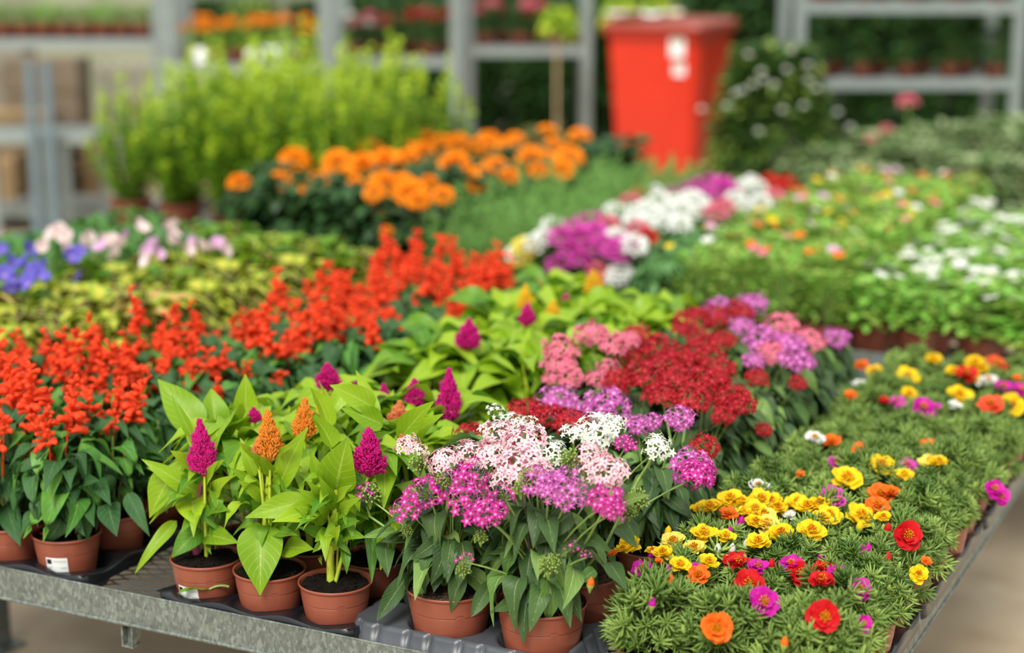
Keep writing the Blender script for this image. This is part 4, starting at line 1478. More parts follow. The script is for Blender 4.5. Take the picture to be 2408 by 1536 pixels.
hl = [  # px, py, radius px, colour, t, buds share
    (960, 1038, 32, 'p_pink', 2.36, 0), (992, 1052, 22, 'p_pink', 2.30, 0), (1045, 1072, 46, 'p_pink', 2.33, 0.1), (1112, 1056, 46, 'p_pink', 2.37, 0.1), (1180, 1010, 50, 'p_pink', 2.42, 0.1), (1235, 1022, 52, 'p_pink', 2.40, 0), (1165, 1062, 52, 'p_pink', 2.36, 0), (1225, 1078, 60, 'p_pink', 2.34, 0),
    (1262, 1100, 46, 'p_pink', 2.32, 0.1), (1188, 1110, 40, 'p_pink', 2.31, 0.1), (1390, 1060, 44, 'p_pink', 2.35, 0.1), (1430, 1095, 50, 'p_pink', 2.31, 0), (1395, 1100, 36, 'p_pink', 2.32, 0),
    (1405, 1000, 52, 'p_white', 2.48, 0), (1440, 990, 34, 'p_white', 2.47, 0), (1350, 1012, 34, 'p_white', 2.50, 0.1), (1545, 1040, 38, 'p_white', 2.46, 0), (1292, 1052, 42, 'p_white', 2.42, 0), (1165, 962, 24, 'p_white', 2.55, 0), (1208, 985, 34, 'p_white', 2.50, 0.1), (1245, 990, 26, 'p_white', 2.50, 0),
    (962, 1182, 44, 'p_mag', 2.27, 0.15), (1008, 1142, 50, 'p_mag', 2.28, 0.3), (1065, 1120, 44, 'p_mag', 2.29, 0.5), (1110, 1105, 46, 'p_mag', 2.30, 0.5), (1100, 1165, 46, 'p_mag', 2.26, 0.35), (1142, 1190, 50, 'p_mag', 2.25, 0.05), (1185, 1150, 40, 'p_mag', 2.28, 0.5), (1160, 1215, 26, 'p_mag', 2.24, 0),
    (1262, 1120, 46, 'p_lilac', 2.28, 0.1), (1290, 1145, 38, 'p_lilac', 2.27, 0.2), (1338, 1150, 44, 'p_lilac', 2.27, 0), (1318, 1120, 40, 'p_lilac', 2.30, 0.4), (1425, 1165, 46, 'p_mag', 2.27, 0), (1440, 1190, 32, 'p_mag', 2.26, 0), (1345, 1100, 30, 'p_lilac', 2.31, 0.6),
    (862, 1150, 34, 'p_mag', 2.34, 0.8), (1095, 1305, 24, 'p_mag', 2.25, 0.6), (1345, 1278, 20, 'p_mag', 2.27, 0.5), (1380, 1300, 14, 'p_mag', 2.27, 0.3),
    (1105, 1010, 44, 'crimson', 2.60, 0), (1130, 1030, 34, 'crimson', 2.56, 0), (1240, 955, 48, 'crimson', 2.74, 0), (1285, 968, 42, 'crimson', 2.74, 0), (1340, 980, 46, 'crimson', 2.72, 0), (1380, 1010, 30, 'crimson', 2.62, 0),
    (1310, 932, 54, 'p_lilac', 2.86, 0), (1425, 945, 58, 'p_lilac', 2.80, 0), (1375, 960, 40, 'p_lilac', 2.80, 0), (1600, 975, 38, 'p_lilac', 2.74, 0), (1500, 990, 36, 'p_lilac', 2.72, 0), (1535, 985, 26, 'p_lilac', 2.72, 0), (1625, 1085, 58, 'p_lilac', 2.60, 0), (1640, 1100, 44, 'p_mag', 2.56, 0), (1470, 1035, 30, 'p_mag', 2.6, 0),
    (1655, 1040, 36, 'crimson', 2.72, 0), (1700, 965, 34, 'crimson', 2.95, 0), (1620, 930, 50, 'crimson', 2.92, 0), (1560, 925, 44, 'crimson', 2.90, 0), (1795, 1005, 22, 'crimson', 3.1, 0),
    (1455, 885, 48, 'crimson', 2.98, 0), (1520, 880, 54, 'crimson', 2.98, 0), (1590, 880, 54, 'crimson', 3.0, 0), (1655, 885, 54, 'crimson', 3.0, 0), (1715, 920, 50, 'crimson', 3.0, 0), (1740, 940, 40, 'crimson', 2.98, 0), (1480, 825, 44, 'crimson', 3.16, 0), (1545, 810, 48, 'crimson', 3.2, 0), (1600, 830, 50, 'crimson', 3.16, 0),
    (1655, 820, 50, 'crimson', 3.2, 0), (1690, 860, 46, 'crimson', 3.1, 0), (1560, 850, 46, 'crimson', 3.1, 0), (1500, 780, 36, 'crimson', 3.3, 0), (1430, 860, 30, 'p_rose', 3.05, 0), (1780, 880, 30, 'crimson', 3.2, 0),
    (1318, 810, 46, 'p_rose', 3.02, 0), (1318, 850, 42, 'p_rose', 2.98, 0), (1340, 880, 34, 'p_rose', 2.95, 0), (1390, 775, 46, 'p_rose', 3.15, 0), (1440, 800, 40, 'p_rose', 3.1, 0), (1480, 790, 30, 'p_rose', 3.15, 0), (1405, 885, 32, 'p_rose', 2.97, 0), (1295, 885, 24, 'p_rose', 2.95, 0),
    (1625, 745, 44, 'crimson', 3.5, 0), (1680, 735, 38, 'crimson', 3.55, 0), (1735, 725, 40, 'crimson', 3.65, 0), (1765, 708, 44, 'p_lilac', 3.75, 0), (1690, 718, 38, 'p_lilac', 3.75, 0), (1745, 760, 34, 'p_lilac', 3.5, 0), (1790, 790, 46, 'p_lilac', 3.4, 0), (1815, 820, 40, 'p_rose', 3.35, 0),
    (1840, 760, 46, 'p_rose', 3.55, 0), (1900, 790, 44, 'p_rose', 3.5, 0), (1870, 835, 48, 'p_lilac', 3.35, 0), (1855, 800, 44, 'p_lilac', 3.4, 0), (1965, 788, 34, 'p_lilac', 3.7, 0), (1700, 790, 34, 'crimson', 3.35, 0), (1640, 790, 30, 'crimson', 3.35, 0), (1770, 840, 30, 'p_lilac', 3.25, 0), (1875, 895, 24, 'crimson', 3.3, 0), (1600, 770, 24, 'crimson', 3.4, 0),
]
for i, (px, py, rp_, c, t, bd) in enumerate(hl):
    pos = at_t(px, py + rp_ * 0.35, t)
    p, _ = nearest(pos, 'pentas')
    depth = float(np.linalg.norm(pos - CAMP))
    s_ = rp_ * depth / F / 0.036
    d = norm(np.array([0, 0, 1.0]) + TOCAM * 0.45 + (pos - p['loc']) * np.array([2.0, 2.0, 0]) + RS.randn(3) * 0.1)
    nf = 26 if rp_ > 28 else 12
    if t > 2.7:
        nf = 60
    if px == 1625 or px == 1640 or t > 2.7:
        nf = 60
    # keep floret size real: larger heads get more florets instead of bigger ones
    nf = 36 if (rp_ > 44 and t < 2.7) else nf
    nf = 36 if t > 2.7 else nf
    cname = {'p_pink': 'blush', 'p_white': 'white', 'p_mag': 'magenta', 'p_lilac': 'lilac', 'crimson': 'crimson', 'p_rose': 'rose'}[c]
    add_part(p, 'flower_cluster', head(c, i % 2, nf, bd), pos, d, s_, colour=cname, label='%s star flowers' % cname)
    R_ = Matrix.Rotation(-p['yaw'], 3, 'Z')
    lb = np.array(R_ @ Vector([float(x) for x in pos - d * 0.008 - p['loc']]))
    mb = MB()
    add_tube(mb, arc((RS.randn() * 0.01, RS.randn() * 0.01, p['h'] - 0.005), lb, (-(lb[0]) * 0.2, -(lb[1]) * 0.2, 0), 8), np.linspace(0.0024, 0.0015, 8), 5)
    mb.obj('stem', M_stem, p['o'])

# green seed heads among the pentas
gb = MB()
for v in sphere_dirs(46, -0.6, 1):
    e = v * 0.0085 * (0.8 + 0.4 * RS.rand())
    o4 = np.array([(1, 0, 0), (0, 1, 0), (-1, 0, 0), (0, -1, 0), (0, 0, 1), (0, 0, -1)]) * 0.0015
    gb.add(e + o4, None, [(0, 1, 4), (1, 2, 4), (2, 3, 4), (3, 0, 4), (1, 0, 5), (2, 1, 5), (3, 2, 5), (0, 3, 5)])
    add_tube(gb, [(0, 0, -0.012), e * 0.5, e], [0.0008, 0.0006, 0.0006], 3)
GB = gb.mesh('seed_head', P['budgreen'])
for px, py, t, s_ in ((956, 1247, 2.27, 1.0), (1288, 1335, 2.26, 1.6), (1300, 1320, 2.27, 1.3), (1090, 1340, 2.26, 1.3), (870, 1165, 2.34, 2.0), (1240, 1125, 2.27, 1.6), (1225, 1150, 2.26, 1.4), (985, 1090, 2.33, 1.8), (1340, 1080, 2.33, 1.7), (1500, 1175, 2.4, 1.8), (1040, 1130, 2.28, 1.3), (1130, 1265, 2.25, 1.2), (1480, 1205, 2.36, 1.3)):
    pos = at_t(px, py, t)
    p, _ = nearest(pos, 'pentas')
    add_part(p, 'seed_head', GB, pos, (0, 0, 1), s_)

# --- scarlet salvias
SAL = [bushy([L_salvia, L_salvia, L_salvia2], 70, 0.085, 0.035, 0.165, 0.056, [LEAF_OV, LEAF_OV2], 80 + i, 6, M_stem, droop=0.25, wratio=1.15) for i in range(3)]
SPK = [spike_mesh(i, 0.085 + 0.01 * i, 18 + 3 * i) for i in range(4)]
sal = []
for r in range(13):
    off = 0.0 if r < 3 else min(0.10, (r - 2) * 0.03)
    t = 2.335 + r * 0.132
    for c in range(4 if r < 4 else 3):
        s = -2.04 - c * 0.132 + off
        fr = r == 0 and c < 3
        sal.append(plant('salvia', s + (0 if fr else RS.randn() * 0.006), t, SAL[(r + c) % 3], 'scarlet salvia', 'potted plant', 'scarlet salvias on the front bench', pot=POT12 if r < 2 else POTLO, row=r, col=c, block='sal', scale=1.0 + RS.rand() * 0.12, yaw=0.0 if fr else None, rim=0.748))
for p in sal:
    k_ = (4 if p['row'] < 3 else 5) + RS.randint(2)
    if p['col'] == 0 and 1 < p['row'] < 9:
        k_ = 1 + RS.randint(2)
    for j in range(k_):
        a, q = RS.rand() * 6.28, RS.rand() ** 0.5 * 0.07
        z = p['h'] + 0.10 + RS.rand() * 0.09 + (0.04 if RS.rand() < 0.06 else 0)
        add_part(p, 'flower_spike', SPK[RS.randint(4)], (q * math.cos(a), q * math.sin(a), z), (math.cos(a) * 0.25, math.sin(a) * 0.25, 1), 0.8 + 0.35 * RS.rand(), worldspace=False, colour='scarlet')
for px, py, t in ((889, 672, 3.85), (1085, 690, 3.9), (940, 690, 3.9), (1040, 700, 3.9), (985, 690, 3.95)):
    pos = at_t(px, py, t)
    p, _ = nearest(pos, 'salvia')
    add_part(p, 'flower_spike', SPK[3], pos, (0, 0, 1), 1.15)
SM = [L_salvia, L_salvia2, M_stem]
hero_mesh(sal[0], [(150, 1180, 200, 1262, 44, 0, -0.02, -0.05), (205, 1175, 222, 1240, 36, 0), (255, 1185, 275, 1262, 62, 0, -0.01, -0.06), (165, 1190, 132, 1240, 48, 0), (176, 1195, 178, 1228, 34, 1), (230, 1130, 262, 1190, 40, 0), (120, 1110, 160, 1040, 50, 1), (150, 1100, 150, 1030, 44, 0), (90, 1080, 130, 1030, 40, 1),
                    (175, 1150, 130, 1160, 40, 0), (190, 1140, 235, 1130, 38, 0), (180, 1110, 160, 1160, 44, 0), (300, 1160, 352, 1262, 44, 0, 0, -0.02, 0.08)], SM, name='leafy_stems',
          stems=[([(180, 1255, 0), (182, 1180, 0), (185, 1080, 0.02)], 0.0028, 0.002, 2)])
hero_mesh(sal[1], [(15, 1185, 48, 1285, 56, 0, -0.02, -0.06, 0.05), (0, 1100, 20, 1180, 60, 0), (60, 1120, 30, 1200, 50, 0), (70, 1140, 95, 1190, 44, 0), (10, 1060, 60, 1020, 60, 1)], SM, name='leafy_stems')
label_sticker(sal[0], potR(0.062, 0.086), -0.050, -math.pi / 2 - 0.16 + 0.03, 0.040, 0.036)
# fallen scarlet petals on the soil, an inseparable litter
mb = MB()
for i in range(11):
    a, q = RS.rand() * 6.28, RS.rand() ** 0.5 * 0.045
    pt = np.array([q * math.cos(a), q * math.sin(a) - 0.01, 0])
    an = RS.rand() * 6.28
    add_leaf(mb, pt, pt + np.array([math.cos(an), math.sin(an), 0.1]) * 0.012, 0.008, 0.2, (0, 0, 1), 0, nu=2, nv=3, prof=prof_round)
o = mb.obj('petal_litter', P['red'], sal[0]['o'], (0, 0, sal[0]['h'] + 0.002))
o['kind'] = 'stuff'
o['label'] = 'fallen scarlet petals on the soil'

# --- coleus
COLE = [bushy([L_coleus, L_coleus, L_coleus2], 120, 0.085, 0.01, 0.16, 0.055, [LEAF_COL], 90, 5, M_stem, droop=-0.2), bushy([L_coleus2, L_coleus], 120, 0.085, 0.01, 0.17, 0.055, [LEAF_COL], 91, 5, M_stem, droop=-0.2),
        bushy([L_coleus3, L_coleus2, L_coleus], 70, 0.085, 0.02, 0.19, 0.075, [LEAF_OV], 92, 5, M_stem, droop=-0.6), bushy([L_celosia2, L_coleus, L_celosia], 110, 0.085, 0.01, 0.19, 0.055, [LEAF_COL], 93, 5, M_stem, droop=-0.6)]
for r in range(15):
    for c in range(4):
        kd = [0, 0, 1, 2, 3][RS.randint(5)] if r < 9 else (3 if RS.rand() < 0.55 else 0)
        nm = ('maroon and lime coleus', 'yellow-leaved coleus', 'peach-leaved coleus', 'green and maroon coleus')[kd]
        s = -2.84 + (0.12 if r > 5 else 0) + (1 - c) * 0.13
        t = 2.335 + r * 0.135
        if t > 2.5:
            plant('coleus', s + RS.randn() * 0.005, t, COLE[kd], nm, 'potted plant', 'coleus on the front bench', row=r, col=c, block='col')
BLUE = [star_flower('blue', 6, 0.030, 0.7, 0, wid=0.95), star_flower('blush', 6, 0.030, 0.8, 1, wid=0.95), star_flower('mauve', 6, 0.027, 0.8, 1, wid=0.95)]
LIS = bushy([L_dianth, L_salvia2], 60, 0.06, 0.0, 0.20, 0.045, [LEAF_LA], 95, 6, M_stem, shape='column', droop=-0.4)
lis = []
for r in range(11):
    for c in range(3):
        lis.append(plant('bellflower', -3.24 - (c - 0.6) * 0.115, 3.0 + r * 0.125, LIS, 'bellflower', 'potted plant', 'bellflowers on the front bench', row=r, col=c, block='lis'))
for i, (px, py, c) in enumerate(((20, 620, 0), (60, 590, 0), (40, 660, 0), (85, 640, 0), (5, 590, 0), (30, 690, 0), (70, 670, 0), (110, 625, 0), (180, 598, 0), (200, 590, 0), (165, 605, 0), (190, 655, 0), (10, 650, 0), (60, 625, 0), (95, 655, 0),
                                 (140, 540, 1), (130, 555, 1), (155, 560, 1), (150, 585, 1), (100, 580, 1), (325, 530, 1), (335, 545, 1), (408, 540, 1), (400, 555, 1), (235, 570, 1), (240, 590, 2), (265, 570, 1), (290, 580, 1), (280, 600, 1), (300, 560, 2), (345, 590, 2), (370, 600, 2), (330, 610, 1), (350, 620, 1),
                                 (460, 570, 2), (475, 590, 1), (510, 580, 2), (520, 590, 1), (440, 590, 1), (365, 580, 2), (205, 560, 1), (190, 575, 1), (400, 575, 1))):
    pos = at_z(px, py, 0.98 if c == 0 else 1.0)
    p, _ = nearest(pos, 'bellflower')
    # stays over its own plant: slide along the sight line to the plant's depth
    pos = at_t(px, py, min(max(float(pos @ U), p['t'] - 0.03), p['t'] + 0.03))
    add_part(p, 'flower', BLUE[c], pos, norm(np.array([RS.randn() * 0.7, -0.5 + RS.randn() * 0.5, 0.6])), 0.75 + 0.35 * RS.rand(), colour=('violet-blue', 'blush white', 'pale mauve')[c])

# --- second bench
def field(name, s_list, t_list, fols, desc, group, block, rim=RIM, scale=1.0, jit=0.008, pot=POTLO, h=0.086):
    out = []
    for r, t in enumerate(t_list):
        for c, s in enumerate(s_list):
            out.append(plant(name, s + RS.randn() * jit, t + RS.randn() * jit, fols[RS.randint(len(fols))], desc, 'potted plant', group, row=r, col=c, block=block, rim=rim, scale=scale * (0.85 + 0.30 * RS.rand()), pot=pot, h=h))
    return out


BAC = [bushy([L_bacopa, L_bacopa, L_mixed], 260, 0.10, -0.01, 0.10, 0.026, [LEAF_RD], 100 + i, 8, M_stem, droop=0.0) for i in range(2)]
WF = star_flower('white', 5, 0.011, 0.2)
bac = field('bacopa', [-1.20 + 0.145 * i for i in range(7)], [4.66 + 0.145 * i for i in range(11)], BAC, 'pale green bacopa with tiny white flowers', 'white-flowered plants on the rear bench', 'bac', scale=1.1)
for p in bac:
    for j in range(4):
        a, q = RS.rand() * 6.28, RS.rand() ** 0.5 * 0.085
        add_part(p, 'flower', WF, (q * math.cos(a), q * math.sin(a), p['h'] + 0.135 + 0.02 * RS.rand() - q * 0.25), (0, -0.3, 1), 1.5 + 0.6 * RS.rand(), worldspace=False)
MIX = [bushy([L_mixed, L_mixed, L_bacopa], 300, 0.095, -0.01, 0.15, 0.026, [LEAF_SM], 110 + i, 10, M_stem, droop=-0.5) for i in range(3)]
mix = field('purslane', [-1.70 + 0.13 * i for i in range(4)], [4.62 + 0.135 * i for i in range(14)], MIX, 'bushy purslane dotted with small blooms', 'bushy mixed-colour plants on the rear bench', 'mix', scale=1.1)
SF = {c: star_flower(c, 5, 0.013, 0.3, name='flower') for c in ('yellow', 'orange', 'p_rose', 'mauve', 'white')}
for p in mix:
    far = p['t'] > 5.4
    for j in range(2):
        a, q = RS.rand() * 6.28, RS.rand() ** 0.5 * 0.085
        c = ['yellow', 'orange', 'p_rose', 'mauve', 'white', 'yellow', 'orange'][RS.randint(7)]
        add_part(p, 'flower', SF[c], (q * math.cos(a), q * math.sin(a), p['h'] + 0.20 + 0.02 * RS.rand() - q * 0.3), (0, -0.4, 1), 1.1 + 0.6 * RS.rand(), worldspace=False)
DIA = [bushy([L_dianth], 160, 0.075, 0.0, 0.13, 0.045, [LEAF_LA], 120, 6, M_stem, droop=-0.3)]
dia = field('dianthus', [-2.06 + 0.125 * i for i in range(3)], [4.62 + 0.13 * i for i in range(13)], DIA, 'dianthus', 'dianthus on the rear bench', 'dia')
PF = {c: puff_mesh(c, 0.030, 60, 3, name='flower') for c in ('white', 'pink', 'p_rose', 'red', 'paleyellow')}
dl = [(1215, 600, 'white'), (1235, 585, 'paleyellow'), (1260, 575, 'white'), (1280, 560, 'white'), (1300, 535, 'white'), (1225, 612, 'paleyellow'), (1320, 560, 'pink'), (1345, 545, 'pink'), (1370, 560, 'pink'), (1340, 590, 'pink'), (1375, 525, 'pink'), (1400, 550, 'pink'), (1360, 610, 'pink'), (1420, 575, 'pink'), (1445, 590, 'pink'), (1470, 580, 'pink'), (1460, 600, 'pink'), (1310, 625, 'pink'),
      (1400, 520, 'pink'), (1430, 530, 'p_rose'), (1450, 560, 'white'), (1490, 580, 'white'), (1445, 500, 'white'), (1470, 505, 'white'), (1490, 520, 'white'), (1520, 530, 'white'), (1540, 515, 'white'), (1570, 500, 'white'), (1600, 495, 'white'), (1640, 480, 'white'), (1520, 490, 'white'), (1550, 475, 'white'), (1480, 480, 'p_rose'), (1510, 462, 'red'), (1540, 455, 'white'), (1500, 540, 'p_rose'), (1520, 560, 'red'),
      (1580, 460, 'pink'), (1610, 450, 'pink'), (1640, 440, 'pink'), (1670, 430, 'pink'), (1700, 435, 'pink'), (1690, 450, 'pink'), (1625, 470, 'white'), (1650, 500, 'white'), (1680, 505, 'p_rose'), (1700, 490, 'p_rose'), (1730, 470, 'white'), (1745, 485, 'white'), (1765, 430, 'white'), (1780, 445, 'white'), (1755, 440, 'white'), (1790, 480, 'white'), (1810, 430, 'red'), (1830, 440, 'red'), (1850, 432, 'red'), (1820, 465, 'p_rose'), (1600, 530, 'white'),
      (1570, 525, 'white'), (1460, 640, 'white'), (1450, 655, 'white'), (1405, 640, 'p_rose'), (1390, 585, 'pink'), (1500, 500, 'white'), (1590, 480, 'white'), (1720, 450, 'pink'), (1660, 460, 'pink')]
for (px, py, c) in dl:
    pos = at_z(px, py, 0.93)
    p, _ = nearest(pos, 'dianthus')
    tt = min(max(float(pos @ U), p['t'] - 0.06), p['t'] + 0.06)
    pos = at_t(px, py, tt)
    add_part(p, 'flower', PF[c], pos, (0, -0.3, 1), 1.15 + 0.3 * RS.rand(), colour={'p_rose': 'rose', 'paleyellow': 'cream'}.get(c, c))
ROS = [bristly(L_rose, 30, 0.085, 0.25, 44, 0.024, 130 + i) for i in range(2)]
ros = field('rosemary', [-2.52 + 0.125 * i for i in range(4)], [4.62 + 0.14 * i for i in range(9)], ROS, 'upright needle-leaved rosemary', 'rosemary on the rear bench', 'ros', scale=0.88)
MG = [bushy([L_marig, L_marig, L_salvia], 260, 0.12, -0.02, 0.25, 0.05, [LEAF_SM], 140 + i, 8, M_darkstem, droop=0.2, wratio=1.4) for i in range(2)]
mar = field('marigold', [-3.25 + 0.165 * i for i in range(5)], [4.66 + 0.17 * i for i in range(10)], MG, 'marigold', 'marigolds on the rear bench', 'mar')
MF = [puff_mesh('marigold', 0.036, 80, i, 0.8) for i in range(2)]
ml = [(563, 433, 28), (662, 430, 32), (693, 382, 38), (675, 395, 20), (750, 425, 25), (720, 445, 18), (735, 488, 22), (795, 388, 38), (838, 435, 22), (870, 360, 35), (860, 400, 45), (905, 395, 50), (905, 440, 42), (955, 350, 22), (930, 340, 24), (1000, 335, 30), (990, 365, 35), (960, 385, 38), (1040, 340, 28), (1070, 395, 42), (1075, 345, 34), (1120, 430, 30), (1150, 335, 30), (1165, 400, 35),
      (1130, 345, 26), (1210, 335, 26), (1225, 400, 30), (1250, 375, 36), (1240, 320, 26), (1285, 325, 34), (1300, 352, 32), (1290, 385, 34), (1320, 400, 30), (1340, 375, 34), (1362, 327, 28), (970, 460, 44), (985, 475, 28), (1042, 462, 27), (890, 510, 18), (690, 495, 15), (910, 545, 15), (945, 435, 32), (1010, 430, 22), (1195, 420, 28), (880, 455, 26), (830, 395, 28), (1265, 405, 24), (1140, 410, 26), (1190, 350, 26), (1100, 415, 28)]
for i, (px, py, rp_) in enumerate(ml):
    pos = at_z(px, py, 1.01 if py < 480 else 0.93)
    p, _ = nearest(pos, 'marigold')
    tt = min(max(float(pos @ U), p['t'] - 0.09), p['t'] + 0.09)
    pos = at_t(px, py, tt)
    depth = float(np.linalg.norm(pos - CAMP))
    add_part(p, 'flower', MF[i % 2], pos, norm(np.array([0, -0.5, 1]) + RS.randn(3) * 0.15), rp_ * depth / F / 0.036, colour='orange')
    R_ = Matrix.Rotation(-p['yaw'], 3, 'Z')
    lb = np.array(R_ @ Vector([float(x) for x in pos - p['loc']]))
    mb = MB()
    add_tube(mb, arc((0, 0, p['h'] - 0.005), lb, (0, 0, 0), 5), 0.0022, 4)
    mb.obj('stem', M_darkstem, p['o'])
def stemmy(seed, n=40, R=0.20, H0=0.30, H1=0.74, per=60, L=0.036):
    global RS
    keep = RS
    RS = rs = np.random.RandomState(seed)
    mb = MB()
    for j in range(n):
        a = j * 2.4 + rs.rand()
        r = R * math.sqrt((j + 0.5) / n) * (0.85 + 0.3 * rs.rand())
        H_ = (H0 + (H1 - H0) * rs.rand()) * (1 - 0.25 * (r / R) ** 2)
        e = np.array([math.cos(a) * r, math.sin(a) * r, H_])
        b = np.array([e[0] * 0.2, e[1] * 0.2, -0.01])
        path = arc(b, e, (e[0] * 0.25, e[1] * 0.25, 0), 7)
        add_tube(mb, path, np.linspace(0.003, 0.001, 7), 4, 2)
        g = rs.rand(per) ** 0.8
        idx = g * 6
        i0 = np.minimum(idx.astype(int), 5)
        Pn = path[i0] + (path[i0 + 1] - path[i0]) * (idx - i0)[:, None]
        an = rs.rand(per) * 6.28
        D = np.stack([np.cos(an), np.sin(an), 0.5 + 0.6 * g], 1)
        X, Y, Z = axes(D, norm(np.tile([0, 0, 1.0], (per, 1)) + rs.randn(per, 3) * 0.3), L * (0.8 + 0.5 * rs.rand(per)) * (1.15 - 0.4 * g))
        tip = g > 0.80
        mb.inst(LEAF_SM, Pn[~tip], X[~tip] * 1.2, Y[~tip], Z[~tip], 0)
        mb.inst(LEAF_SM, Pn[tip], X[tip] * 1.2, Y[tip], Z[tip], 1)
    me = mb.mesh('foliage', [L_shrub, L_shrubtip, M_stem])
    RS = keep
    return me


SHR = [stemmy(150 + i) for i in range(4)]
POT18 = pot_mesh(0.085, 0.12, fine=False)
POT18.name = 'pot_large'
shr = []
for r, t in enumerate((5.40, 5.68, 5.96)):
    for c in range(6 if r == 0 else 5):
        s = -4.30 + c * 0.235 + r * 0.03
        if s > -3.2 and r < 1:
            continue
        shr.append(plant('box_shrub', s, t, SHR[(r + 3 * c) % 4], 'tall light green shrub with yellow-green tips', 'shrub', 'tall light green shrubs on the rear bench', pot=POT18, rim=0.785, h=0.12, row=r, col=c, block='shr', scale=(0.70, 0.84, 0.92, 0.88, 0.80, 0.76, 0.70)[c] + 0.08 * RS.rand()))

# ------------------------------------------------------------------ labels of the potted plants
POSN = {
    'moss': lambda p: '%s row, %s pot in from the side rail' % (ORD[p['row']], ORD[p['col']]),
    'cel': lambda p: '%s row of front tray, %s' % (ORD[p['row']], ('beside the salvias', 'middle pot', 'beside the pentas')[p['col']]),
    'cel2': lambda p: '%s row behind the front tray, %s' % (ORD[p['row']], ('salvia side', 'middle pot', 'pentas side')[p['col']]),
    'pen': lambda p: '%s row, %s' % (ORD[p['row']], (('nearer the celosias', 'nearer the moss roses') if p['row'] < 2 else ('next to the celosias', 'middle pot', 'next to the moss roses'))[p['col']]),
    'sal': lambda p: '%s row, %s pot from the celosias' % (ORD[p['row']], ORD[p['col']]),
    'col': lambda p: '%s row, %s pot behind the salvias' % (ORD[p['row']], ORD[p['col']]),
    'lis': lambda p: '%s row, %s pot from the coleus' % (ORD[p['row']], ORD[p['col']]),
    'bac': lambda p: '%s row, %s pot from the purslane' % (ORD[p['row']], ORD[p['col']]),
    'mix': lambda p: '%s row, %s pot from the dianthus' % (ORD[p['row']], ORD[p['col']]),
    'dia': lambda p: '%s row, %s pot from the rosemary' % (ORD[p['row']], ORD[p['col']]),
    'ros': lambda p: '%s row, %s pot from the marigolds' % (ORD[p['row']], ORD[p['col']]),
    'mar': lambda p: '%s row, %s pot from the tall shrubs' % (ORD[p['row']], ORD[p['col']]),
    'shr': lambda p: '%s row, %s from the metal racks' % (ORD[p['row']], ORD[p['col']]),
}
PLN = {'paleyellow': 'pale yellow'}
for p in PLANTS:
    cs_ = []
    for c in p['fl']:
        c = PLN.get(c, c)
        if c not in cs_:
            cs_.append(c)
    d = p['desc']
    noun = {'celosia': 'plumes', 'pentas': 'star clusters', 'salvia': 'spikes', 'moss_rose': 'blooms'}.get(p['name'], 'flowers')
    if p['name'] == 'salvia':
        d = 'scarlet-spiked salvia'
    elif p['name'] == 'marigold':
        d = 'orange marigold' if cs_ else 'dark green marigold without blooms'
    elif p['name'] in ('moss_rose', 'celosia', 'pentas', 'dianthus', 'bellflower'):
        if len(cs_) >= 2:
            d += ' with %s and %s %s' % (cs_[0], cs_[1], noun)
        elif cs_:
            d += ' with %s %s' % (cs_[0], noun)
        else:
            d = 'leafy ' + d
    lb = d + ', ' + POSN[p['block']](p)
    ws = lb.split()
    if len(ws) > 16:
        lb = p['desc'] + (' with %s %s' % (cs_[0], noun) if cs_ and p['name'] != 'purslane' else '') + ', ' + POSN[p['block']](p)
    tag(p['o'], lb, p['cat'], p['group'])

# ------------------------------------------------------------------ behind the benches
M_post = plain('zinc_post', '#8b9593', 0.5, metal=0.3)
M_shelf = plain('shelf_board', '#6f7270', 0.6)
M_bin = plain('red_bin_plastic', '#cc2a10', 0.38, var=0.06, scale=4)
M_wood = plain('pale_wood', '#b9a27c', 0.7, var=0.2, scale=9)
M_slat = plain('white_slat', '#cfccc0', 0.6, var=0.06)
M_dgreen = plain('green_planter_plastic', '#3f6a52', 0.3, var=0.1)


def zz(py, Y):
    return float(at_y(1204, py, Y)[2])


def xx(px, py, Y):
    return float(at_y(px, py, Y)[0])


